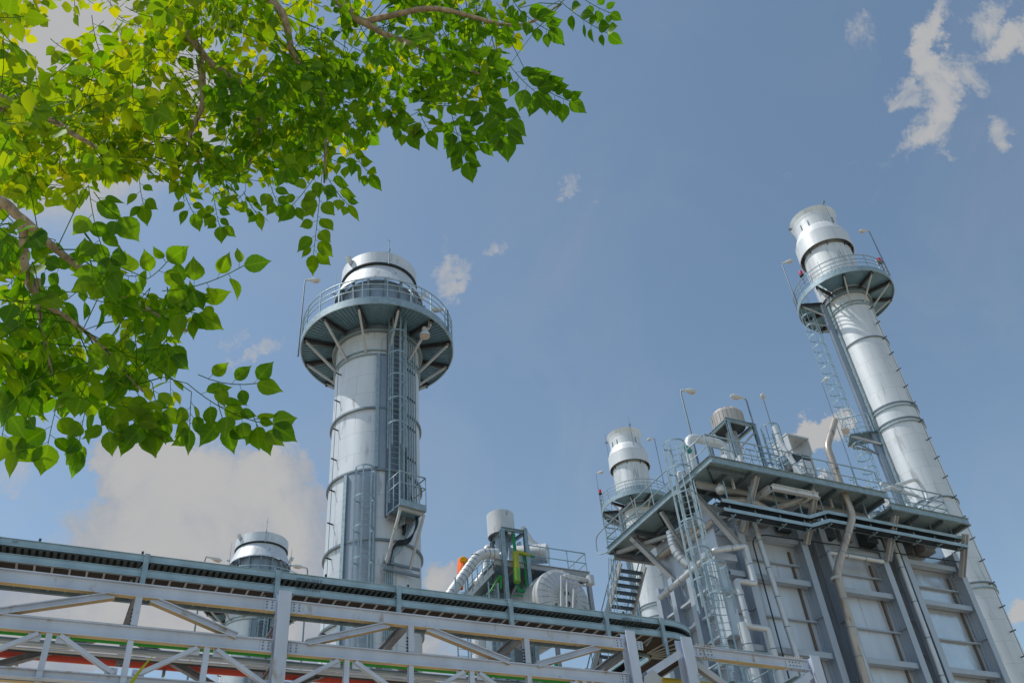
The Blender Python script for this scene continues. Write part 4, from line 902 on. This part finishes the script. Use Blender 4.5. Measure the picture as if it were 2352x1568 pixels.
def fill(z, y0, y1, h, nm, m):
    b = MB(); pa, pb = tray_path(y0), tray_path(y1); k = min(len(pa), len(pb))
    vs = []; 
    for p, q in zip(pa[:k], pb[:k]): vs += [p+UP*z, q+UP*z, p+UP*(z+h), q+UP*(z+h)]
    fs = []
    for i in range(k-1): a = 4*i; fs += [(a, a+1, a+5, a+4), (a+2, a+6, a+7, a+3), (a, a+4, a+6, a+2), (a+1, a+3, a+7, a+5)]
    b.add(vs, fs); return b.build(nm, m, mt)
fill(11.395, 20.17, 21.40, .05, 'upper_cables', 'black'); fill(11.03, 20.17, 21.40, .04, 'lower_cables', 'brown')
ur = MB()
for k in range(118): x = -1.75+.143*k; ur.box(x, x+.075, 20.17, 21.39, 11.35, 11.396)      # corrugated floor of the upper tray
ur.box(-1.76, 15.1, 20.17, 20.2, 11.36, 11.40); ur.build('upper_floor', 'galv', mt)
for k in range(49):
    x = -1.95+.345*k
    if x > 15: break
    MB().box(x, x+.045, 20.17, 21.39, 10.995, 11.025).build('lower_rung', 'brace', mt)
for k in range(6):
    a = R(6+15*k); r0, r1 = 1.53, .35; c_ = V((15.15, 21.7, 0)); u = V((math.sin(a), -math.cos(a), 0))
    MB().bar(c_+u*r0+UP*11.01, c_+u*r1+UP*11.01, .05, .03).build('lower_rung', 'brace', mt)
for x in (-1.75, 1.28, 4.22, 7.21, 10.27, 13.15, 14.95):
    b = MB().bar((x, 20.06, 10.72 if x < 14 else 10.4), (x, 20.06, 11.52), .10, .012, (0,1,0)); b.bar((x+.05, 20.1, 10.72), (x+.05, 20.1, 11.52), .012, .09, (0,1,0)); b.bar((x-.05, 20.1, 10.72), (x-.05, 20.1, 11.52), .012, .09, (0,1,0))
    b.bar((x-.3, 20.6, 10.9), (x-.02, 20.12, 11.3), .04, .04); b.build('hanger', 'galv', mt)
for k in range(8):
    b = MB(); b.box(-.95+2.1*k, -.9+2.1*k, 20.13, 20.18, 11.52, 11.60); b.build('clamp_bolt', 'dark', mt)
for i, x in enumerate((4.64, 13.66)):
    text('10TPCY-12-0 2', .1, (x, 20.10, 11.345), (1,0,0), (0,0,1), 'ink', 'stencil_code', mt)
    text('10TPLV-12-0 2', .1, (x, 20.10, 11.112), (1,0,0), (0,0,1), 'ink', 'stencil_code', mt)
text('10TP', .06, (-1.45, 20.10, 11.42), (1,0,0), (0,0,1), 'ink', 'stencil_code', mt)

# thin walkway rail seen just above the tray
h = MB(); a, b = onY(1243, 1398, 27), onY(1518, 1438, 27); rail(h, [a-UP*1.1+V((.0,0,0)), b-UP*1.1], 1.1, 1.9, .026, ()); h.tube(smooth_path([b, b+V((.4,0,-.1)), b+V((.1,.1,-.6))], .1), .026, 6)
single(h, 'walkway_rail', 'galv', 'thin walkway handrail just above the right half of the cable tray', 'handrail')

# ------------------------------------------------------------------ foreground blade of grass
pa, pb = far(296, 1575, 3.0), far(352, 1505, 2.9)
b = MB(); n = 8
for i in range(n+1):
    t = i/n; c = pa+(pb-pa)*t+UP*(.006*math.sin(t*3)); w = .0052*(1-t)**.7+.0006; sd = (pb-pa).cross(ray(330, 1540)).normalized()
    b.v += [tuple(c-sd*w), tuple(c-ray(330, 1540)*.003), tuple(c+sd*w)]
    if i: k = 3*i; b.f += [(k-3, k-2, k+1, k), (k-2, k-1, k+2, k+1)]; b.s += [True, True]
b.tube([pa, V((pa.x-.1, pa.y+.05, .0))], .004, 5)
single(b, 'grass_blade', 'blade', 'yellow-green grass blade pointing up into the bottom edge of the picture', 'plant')

# ------------------------------------------------------------------ tree overhead
tr = thing('broadleaf_tree', 'leafy green tree with branches hanging in from the upper left', 'tree', (-3.3, 1.3, 0))
TRK = V((-3.3, 1.3, 0))
trunk_top = V((-2.6, 1.5, 4.0))
MB().tube([TRK, V((-3.25, 1.3, 1.2)), V((-3.0, 1.4, 2.6)), trunk_top, V((-2.2, 1.5, 5.4)), V((-1.8, 1.5, 6.8))], [.2, .16, .14, .12, .09, .05], 14).build('trunk', 'bark', tr)
branches = []
def branch(pts, r0, r1):
    sp = [V(p) for p in pts]; q = []
    for i in range(len(sp)-1):
        p0, p1, p2, p3 = sp[max(i-1, 0)], sp[i], sp[i+1], sp[min(i+2, len(sp)-1)]
        for k in range(5):
            t = k/5; q.append(.5*((2*p1)+(p2-p0)*t+(2*p0-5*p1+4*p2-p3)*t*t+(3*p1-p0-3*p2+p3)*t**3)+V([rnd.uniform(-1, 1)*r0*.16 for _ in range(3)]))
    q.append(sp[-1]); n = len(q)
    rs = [r0+(r1-r0)*i/(n-1) for i in range(n)]
    o = MB().tube(q, rs, 8).build('branch', 'bark', tr)
    branches.append((o, q)); return o
branch([trunk_top, far(-180, 400, 3.6), far(0, 462, 3.55), far(85, 535, 3.5), far(220, 640, 3.6), far(430, 760, 3.7)], .025, .007)
branch([far(55, 520, 3.52), far(62, 640, 3.5), far(110, 700, 3.5), far(215, 775, 3.5), far(330, 900, 3.5)], .016, .004)
branch([far(85, 640, 3.52), far(90, 720, 3.48), far(120, 860, 3.4)], .012, .004)
branch([V((-2.2, 1.5, 5.4)), far(60, -260, 5.7), far(380, 20, 5.2), far(490, 150, 5.1), far(600, 210, 5.0)], .036, .01)
branch([V((-1.8, 1.5, 6.8)), far(400, -200, 5.6), far(625, 0, 4.9), far(672, 120, 4.8), far(740, 222, 4.8), far(745, 420, 4.6)], .03, .005)
branch([V((-1.8, 1.5, 6.7)), far(560, -180, 5.6), far(775, 0, 5.0), far(840, 55, 4.9), far(955, 105, 4.8), far(1100, 170, 4.7)], .034, .006)
branch([far(840, 50, 4.95), far(1000, 20, 4.8), far(1180, 60, 4.7), far(1290, 10, 4.6)], .018, .004)
branch([far(460, 140, 5.1), far(465, 240, 5.0), far(435, 320, 4.9), far(470, 400, 4.9)], .02, .006)
branch([trunk_top+V((.1, .2, .4)), far(-120, 180, 4.3), far(0, 230, 4.2), far(110, 270, 4.2), far(250, 360, 4.2)], .035, .006)
branch([far(600, 210, 5.0), far(598, 290, 5.0), far(560, 420, 4.8)], .014, .005)
class Leaves:
    def __init__(s): s.v = []; s.f = []; s.uv = []; s.t = []
    ST = [(0, .0), (.05, .13), (.16, .28), (.33, .37), (.52, .345), (.70, .22), (.84, .085), (.93, .03), (1, 0)]
    def leaf(s, p, d, nrm, L, tint, wk=1.):
        d = d.normalized(); nrm = (nrm-d*nrm.dot(d))
        nrm = nrm.normalized() if nrm.length > 1e-4 else d.orthogonal().normalized()
        sd = d.cross(nrm); k = len(s.v); curl = rnd.uniform(-.08, .3); fold = rnd.uniform(.04, .34); tw = rnd.uniform(-.45, .45); wk *= rnd.uniform(.82, 1.12)
        for a, w in s.ST:
            w *= L*wk; c = p+d*(a*L)-nrm*(curl*a*a*L); sd2 = (sd+nrm*tw*a).normalized()
            s.v += [tuple(c-sd2*w+nrm*w*fold), tuple(c), tuple(c+sd2*w+nrm*w*fold)]
        for i in range(len(s.ST)-1):
            a = k+3*i; t0, w0 = s.ST[i]; t1, w1 = s.ST[i+1]
            s.f += [(a, a+1, a+4, a+3), (a+1, a+2, a+5, a+4)]
            s.uv += [(-w0, t0), (0, t0), (0, t1), (-w1, t1), (0, t0), (w0, t0), (w1, t1), (0, t1)]; s.t += [tint, tint]
    def stalk(s, a, b, r, tint=.2):
        a, b = V(a), V(b); d = (b-a).normalized(); u = d.orthogonal().normalized(); w = d.cross(u); k = len(s.v)
        for c in (a, b):
            for i in range(4): t = math.pi/2*i; s.v.append(tuple(c+(u*math.cos(t)+w*math.sin(t))*r))
        for i in range(4): j = (i+1) % 4; s.f.append((k+i, k+j, k+4+j, k+4+i)); s.uv += [(.02, .05)]*4; s.t.append(tint)
    def build(s, name, parent):
        me = bpy.data.meshes.new(name); o0 = V(tr['_o'])
        me.from_pydata([tuple(V(p)-o0) for p in s.v], [], s.f)
        uv = me.uv_layers.new(name='leaf_uv'); uv.data.foreach_set('uv', [c for q in s.uv for c in q])
        at = me.attributes.new('tint', 'FLOAT', 'FACE'); at.data.foreach_set('value', s.t)
        me.polygons.foreach_set('use_smooth', [True]*len(s.f)); me.materials.append(M['leaf']); me.update()
        o = bpy.data.objects.new(name, me); col.objects.link(o); o.parent = parent; return o
def spray(L, a, b, size, n, tint=(.2, .5), facing=.6, droop=.35, twig=True):
    a, b = V(a), V(b); v = (a-CAM).normalized(); ax = b-a; ln = ax.length
    t0 = ax.normalized(); sag = -UP*ln*.10
    nn = (-v*facing+UP*.25+V([rnd.uniform(-1, 1) for _ in range(3)])*(.35+.5*(1-facing))).normalized()
    def pos(u): return a+ax*u+sag*(4*u*(1-u))
    K = max(4, n)
    for i in range(K): L.stalk(pos(i/K), pos((i+1)/K), .0016)
    for i in range(n):
        u = .18+.74*(i/(max(1, n-1))) if n > 1 else .6
        side = 1 if i % 2 else -1
        p = pos(u+rnd.uniform(-.03, .03)); sd = t0.cross(nn).normalized()*side
        d = (sd*rnd.uniform(.7, 1.)+t0*rnd.uniform(.2, .6)-UP*droop*rnd.uniform(.4, 1.4)).normalized()
        q = p+d*size*.22; L.stalk(p, q, .0009)
        sz = size*rnd.uniform(.68, 1.12)*(1-.25*abs(u-.5))
        nl = (nn+V([rnd.uniform(-1, 1) for _ in range(3)])*.42).normalized()
        L.leaf(q, (d-UP*.15).normalized(), nl, sz, rnd.uniform(*tint))
    d = (t0-UP*.2).normalized(); L.leaf(pos(1), d, (nn+V([rnd.uniform(-1, 1) for _ in range(3)])*.3).normalized(), size*1.05, rnd.uniform(*tint))
def near_branch(p):
    c = sorted((((k-p).length, i, o.name, k, o) for i, (o, q) in enumerate(branches) for k in q), key=lambda t: t[0])
    c = [t for t in c if t[0] < c[0][0]+.16]; t = rnd.choice(c); return t[0], t[4], t[3]
crowns = {}
def crown(o):
    if o.name not in crowns: crowns[o.name] = (Leaves(), o)
    return crowns[o.name][0]
def inside(p, poly):
    x, y = p; c = False; n = len(poly)
    for i in range(n):
        x1, y1 = poly[i]; x2, y2 = poly[(i+1) % n]
        if (y1 > y) != (y2 > y) and x < (x2-x1)*(y-y1)/(y2-y1)+x1: c = not c
    return c
def put(px, py, qx, qy, rng, size_px, n, tint, facing=.6, dr=.0, droop=.35):
    a = far(px, py, rng); b = far(qx, qy, rng+dr); dd, o, k = near_branch(a); L = crown(o)
    spray(L, a, b, size_px/F_PX*rng, n, tint, facing, droop)
    if dd < .42:
        m1 = (a+k)/2+UP*.03; L.stalk(k, m1, .0022); L.stalk(m1, a, .0016)
# the sprays that shape the outline
edge = [(1285,2,1398,78,4.5,38,9),(1190,20,1260,70,4.5,46,6),(1330,-10,1402,30,4.5,30,6),(1215,180,1308,232,4.5,46,9),(1170,150,1235,215,4.4,52,6),
 (1030,235,1072,372,4.5,48,11),(1010,280,1100,330,4.5,42,7),(1150,225,1160,312,4.3,58,6),(1100,190,1130,290,4.4,58,7),(905,270,938,308,4.5,42,5),(960,250,985,300,4.5,46,5),
 (742,380,720,585,4.2,46,11),(748,400,800,470,4.2,44,6),(735,385,672,470,4.2,48,5),(800,330,850,400,4.5,44,6),(640,350,660,385,4.2,46,2),
 (490,440,505,520,4.4,36,7),(420,430,445,490,4.4,40,5),(320,410,330,470,4.2,44,4),(560,440,590,490,4.4,38,6),(620,420,640,470,4.4,38,5),
 (203,425,243,590,3.3,62,5),(215,440,275,500,3.3,60,2),(185,520,215,560,3.3,56,2),
 (372,668,560,610,3.3,58,7),(390,690,455,720,3.3,62,4),(340,640,385,600,3.3,54,3),(410,720,470,690,3.3,58,4),
 (430,880,628,975,3.3,62,9),(455,860,590,880,3.3,58,5),(440,900,436,985,3.3,56,6),(500,920,520,980,3.3,60,3),(580,950,600,990,3.3,56,3),
 (270,900,330,990,3.3,60,5),(200,920,180,1030,3.3,60,6),(130,930,110,1020,3.3,62,4),(70,930,40,1030,3.3,58,3),(20,930,5,1000,3.3,60,3),(350,880,370,960,3.3,56,4),(240,940,250,990,3.3,52,3),(330,930,345,990,3.3,56,3)]
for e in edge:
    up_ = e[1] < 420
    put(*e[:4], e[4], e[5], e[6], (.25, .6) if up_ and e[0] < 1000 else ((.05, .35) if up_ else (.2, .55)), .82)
# interior of the crown
U = [(-60,-80),(1230,-80),(1215,40),(1175,120),(1165,220),(1080,235),(1000,240),(930,270),(860,320),(820,390),(720,400),(640,400),(560,450),(500,480),(430,450),(330,425),(240,410),(160,430),(90,430),(-60,470)]
Lw = [(-60,500),(90,500),(170,540),(240,590),(330,620),(400,650),(430,730),(415,830),(450,880),(400,920),(300,930),(200,920),(80,930),(-60,930)]
def fill_poly(poly, N, rngs, size, tint, nl=(4, 7), hole=None):
    xs = [p[0] for p in poly]; ys = [p[1] for p in poly]; c = 0
    while c < N:
        x, y = rnd.uniform(min(xs), max(xs)), rnd.uniform(min(ys), max(ys))
        if not inside((x, y), poly): continue
        if hole and rnd.random() < hole(x, y): c += .25; continue
        an = rnd.uniform(-.6, 2.6); ln = rnd.uniform(40, 110); qx, qy = x+math.cos(an)*ln, y+abs(math.sin(an))*ln*.9
        if not inside((qx, qy), poly): c += .2; continue
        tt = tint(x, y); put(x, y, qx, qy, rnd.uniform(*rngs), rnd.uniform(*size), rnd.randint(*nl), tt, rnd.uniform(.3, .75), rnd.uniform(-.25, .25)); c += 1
def holeU(x, y):
    h = .0
    h = max(h, 1.45-math.hypot(x-110, y-50)/150)
    h = max(h, .72-math.hypot((x-290)/1.3, y-190)/150)
    h = max(h, .6-math.hypot(x-390, y-290)/110)
    h = max(h, .55-math.hypot(x-60, y-300)/140)
    return h
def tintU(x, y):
    k = min(1, max(0, (1000-x)/900)); base = .22+.5*k; return (base-.15, base+.34)  # leaves yellower towards the left: the backlight there is put into their tint
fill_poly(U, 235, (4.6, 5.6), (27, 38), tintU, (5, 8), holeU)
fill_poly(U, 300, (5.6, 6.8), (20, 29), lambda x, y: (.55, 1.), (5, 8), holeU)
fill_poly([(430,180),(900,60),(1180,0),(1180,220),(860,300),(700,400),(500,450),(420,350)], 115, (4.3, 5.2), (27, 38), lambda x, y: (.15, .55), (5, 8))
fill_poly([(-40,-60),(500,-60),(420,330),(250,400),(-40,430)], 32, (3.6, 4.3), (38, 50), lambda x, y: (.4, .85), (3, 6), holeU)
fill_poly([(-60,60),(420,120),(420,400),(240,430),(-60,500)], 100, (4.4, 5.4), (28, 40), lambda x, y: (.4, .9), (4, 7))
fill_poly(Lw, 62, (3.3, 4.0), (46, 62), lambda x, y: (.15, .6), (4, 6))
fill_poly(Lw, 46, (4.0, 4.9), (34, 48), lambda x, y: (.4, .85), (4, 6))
for nm, (L, o) in crowns.items():
    if L.f: L.build('foliage', o)

# ------------------------------------------------------------------ sky, clouds, sun
SUN_AZ, SUN_EL = -68, 60
w = bpy.data.worlds.new('World'); scene.world = w; w.use_nodes = True
nt = w.node_tree; n = nt.nodes; l = nt.links; n.clear()
out = n.new('ShaderNodeOutputWorld')
sky = n.new('ShaderNodeTexSky'); sky.sky_type = 'NISHITA'; sky.sun_disc = False
sky.sun_elevation = R(SUN_EL); sky.sun_rotation = R(SUN_AZ); sky.air_density = 1.0; sky.dust_density = .6; sky.ozone_density = 2.0
bg = n.new('ShaderNodeBackground'); bg.inputs[1].default_value = .145
tn = n.new('ShaderNodeVectorMath'); tn.operation = 'MULTIPLY'; tn.inputs[1].default_value = (1.13, 1.11, .965); l.new(sky.outputs[0], tn.inputs[0]); l.new(tn.outputs[0], bg.inputs[0])
def mth(op, a, b=None, c=None):
    k = n.new('ShaderNodeMath'); k.operation = op
    for i, v in enumerate((a, b, c)):
        if v is None: continue
        if isinstance(v, (int, float)): k.inputs[i].default_value = v
        else: l.new(v, k.inputs[i])
    return k.outputs[0]
tc = n.new('ShaderNodeTexCoord')
def dotv(vec):
    k = n.new('ShaderNodeVectorMath'); k.operation = 'DOT_PRODUCT'; l.new(tc.outputs['Generated'], k.inputs[0]); k.inputs[1].default_value = vec; return k.outputs['Value']
# cloud field mapped on the plane of the sky facing azimuth 32, elevation 39
ex = V((AX[0].x, AX[1].x, AX[2].x)); ey = V((AX[0].y, AX[1].y, AX[2].y)); ez = V((AX[0].z, AX[1].z, AX[2].z))
fw = mth('MAXIMUM', dotv(-ez), .05)
u = mth('DIVIDE', dotv(ex), fw); v = mth('DIVIDE', dotv(ey), fw)
cb = n.new('ShaderNodeCombineXYZ'); l.new(u, cb.inputs[0]); l.new(v, cb.inputs[1])
def noise(scale, detail, rough=.55, dist=0., off=0.):
    k = n.new('ShaderNodeTexNoise'); k.inputs['Scale'].default_value = scale; k.inputs['Detail'].default_value = detail; k.inputs['Roughness'].default_value = rough; k.inputs['Distortion'].default_value = dist
    ad = n.new('ShaderNodeVectorMath'); ad.inputs[1].default_value = (off, off*.7, 0); l.new(cb.outputs[0], ad.inputs[0]); l.new(ad.outputs[0], k.inputs['Vector']); return k.outputs['Fac']
n1 = noise(10, 14, .66, .6); n2 = noise(2.2, 4, .5, .2, 3.1); n3 = noise(18, 12, .68, .8, 7.7)
def nvec(scale, detail, amp, off, rough=.6):
    k = n.new('ShaderNodeTexNoise'); k.inputs['Scale'].default_value = scale; k.inputs['Detail'].default_value = detail; k.inputs['Roughness'].default_value = rough
    ad = n.new('ShaderNodeVectorMath'); ad.inputs[1].default_value = (off, -off, off); l.new(cb.outputs[0], ad.inputs[0]); l.new(ad.outputs[0], k.inputs['Vector'])
    sb = n.new('ShaderNodeVectorMath'); sb.operation = 'SUBTRACT'; sb.inputs[1].default_value = (.5, .5, .5); l.new(k.outputs['Color'], sb.inputs[0])
    sc = n.new('ShaderNodeVectorMath'); sc.operation = 'SCALE'; sc.inputs['Scale'].default_value = amp; l.new(sb.outputs[0], sc.inputs[0])
    q = n.new('ShaderNodeSeparateXYZ'); l.new(sc.outputs[0], q.inputs[0]); return q.outputs[0], q.outputs[1]
wa, wb = nvec(8, 8, .12, 1.3, .66), nvec(30, 10, .05, 5.2, .7)
uw = mth('ADD', u, mth('ADD', wa[0], wb[0])); vw = mth('ADD', v, mth('ADD', wa[1], wb[1]))
def blob(cx, cy, rx, ry, rot=0., amp=1., soft=1.):
    cu, cv = (cx-1176)/F_PX, -(cy-784)/F_PX; rx /= F_PX; ry /= F_PX; c, s = math.cos(R(rot)), math.sin(R(rot))
    du, dv = mth('SUBTRACT', uw, cu), mth('SUBTRACT', vw, cv)
    a = mth('MULTIPLY_ADD', du, c/rx, mth('MULTIPLY', dv, s/rx)); b = mth('MULTIPLY_ADD', du, -s/ry, mth('MULTIPLY', dv, c/ry))
    q = mth('ADD', mth('MULTIPLY', a, a), mth('MULTIPLY', b, b))
    return mth('DIVIDE', amp, mth('ADD', 1., mth('MULTIPLY', q, q)))       # 1 inside, .5 on the outline, 0 far out
def union(bs):
    o = bs[0]
    for b in bs[1:]: o = mth('MAXIMUM', o, b)
    return o
def ramp(x, a, b, lo=0., hi=1.):
    k = n.new('ShaderNodeMapRange'); k.interpolation_type = 'SMOOTHSTEP'; l.new(x, k.inputs[0])
    for i, t in ((1, a), (2, b), (3, lo), (4, hi)): k.inputs[i].default_value = t
    return k.outputs[0]
def field(bs, nz, k): return mth('MULTIPLY_ADD', mth('SUBTRACT', nz, .5), k, union(bs))
cum = field([blob(440,1130,165,115), blob(600,1130,105,105), blob(330,1250,200,120), blob(560,1260,230,140), blob(270,1400,340,150), blob(60,1480,260,120), blob(560,1420,260,120), blob(300,1110,75,70), blob(680,1220,95,95), blob(850,1480,200,90,0,.8), blob(1030,1330,60,50,0,.75)], n1, .9)
m_c = ramp(cum, .31, .68)
m_s = ramp(field([blob(1895,990,70,50,20), blob(1850,1030,45,40), blob(2345,1395,50,50,0,.7)], n3, .9), .36, .66)
m_w = ramp(field([blob(2140,120,34,150,-14), blob(2150,240,62,90), blob(2120,310,60,40,40,.9), blob(2065,230,50,30,0,.8), blob(2300,90,100,40,38,.95), blob(2250,40,30,80,-30,.75), blob(2300,290,45,40,30,.75), blob(2220,190,60,30,0,.6), blob(2190,370,40,20,-40,.6), blob(1990,90,45,60,20,.55)], n3, 1.9), .30, 1.1, 0, .97)
m_2 = ramp(field([blob(1045,620,62,36,25), blob(1130,550,55,24,25,.8), blob(1295,412,34,30,-20,.85), blob(600,805,85,24,18,.8), blob(530,765,30,26,0,.65), blob(30,1100,50,80,0,.85), blob(1820,420,40,35,0,.5), blob(1010,580,30,40,0,.6), blob(1340,430,40,30,0,.55)], n3, 2.0), .42, 1.2, 0, .85)
m_g = ramp(field([blob(110,50,250,210), blob(330,220,240,180,0,.8), blob(120,330,240,160,0,.7)], n2, .5), .15, .75)
n5 = noise(3.5, 8, .62, 1.2, 4.4)
veil = ramp(mth('MULTIPLY_ADD', n5, .6, mth('MULTIPLY', n2, .5)), .46, .80, 0, .17)
hz = ramp(v, -.40, .0, .05, 0)
mask = mth('MAXIMUM', mth('MAXIMUM', m_c, m_s), mth('MAXIMUM', mth('MAXIMUM', m_w, m_2), m_g))
mask = mth('MAXIMUM', mask, mth('MAXIMUM', veil, hz))
mask = mth('MULTIPLY', mask, ramp(fw, .1, .4))
cc = n.new('ShaderNodeMixRGB'); cc.inputs[1].default_value = (.68, .77, .92, 1); cc.inputs[2].default_value = (1.0, 1.0, 1.0, 1)
n4 = noise(6, 10, .6, .5, 11.3)
puff = mth('ADD', mth('MULTIPLY', mth('SUBTRACT', n4, .5), 2.2), mth('ADD', mth('MULTIPLY', cum, .55), mth('MULTIPLY', v, .9)))
sh = mth('MAXIMUM', ramp(puff, -.15, .62), mth('SUBTRACT', .9, m_c)); l.new(sh, cc.inputs[0])
bc = n.new('ShaderNodeBackground'); bc.inputs[1].default_value = .475; l.new(cc.outputs[0], bc.inputs[0])
mx = n.new('ShaderNodeMixShader'); l.new(mask, mx.inputs[0]); l.new(bg.outputs[0], mx.inputs[1]); l.new(bc.outputs[0], mx.inputs[2])
l.new(mx.outputs[0], out.inputs[0])
sd = bpy.data.lights.new('sun', 'SUN'); sd.energy = 2.9; sd.angle = R(.53); sd.color = (1, .95, .87)
so = bpy.data.objects.new('sun', sd); col.objects.link(so)
dv = V((math.sin(R(SUN_AZ))*math.cos(R(SUN_EL)), math.cos(R(SUN_AZ))*math.cos(R(SUN_EL)), math.sin(R(SUN_EL))))
so.rotation_euler = dv.to_track_quat('Z', 'Y').to_euler()
for o in list(scene.objects):
    if '_o' in o: del o['_o']
vs = scene.view_settings; vs.view_transform = 'Standard'; vs.look = 'None'; vs.exposure = 0; vs.gamma = 1; vs.use_curve_mapping = False
scene.cycles.max_bounces = 8; scene.cycles.transparent_max_bounces = 8
scene.cycles.use_denoising = True
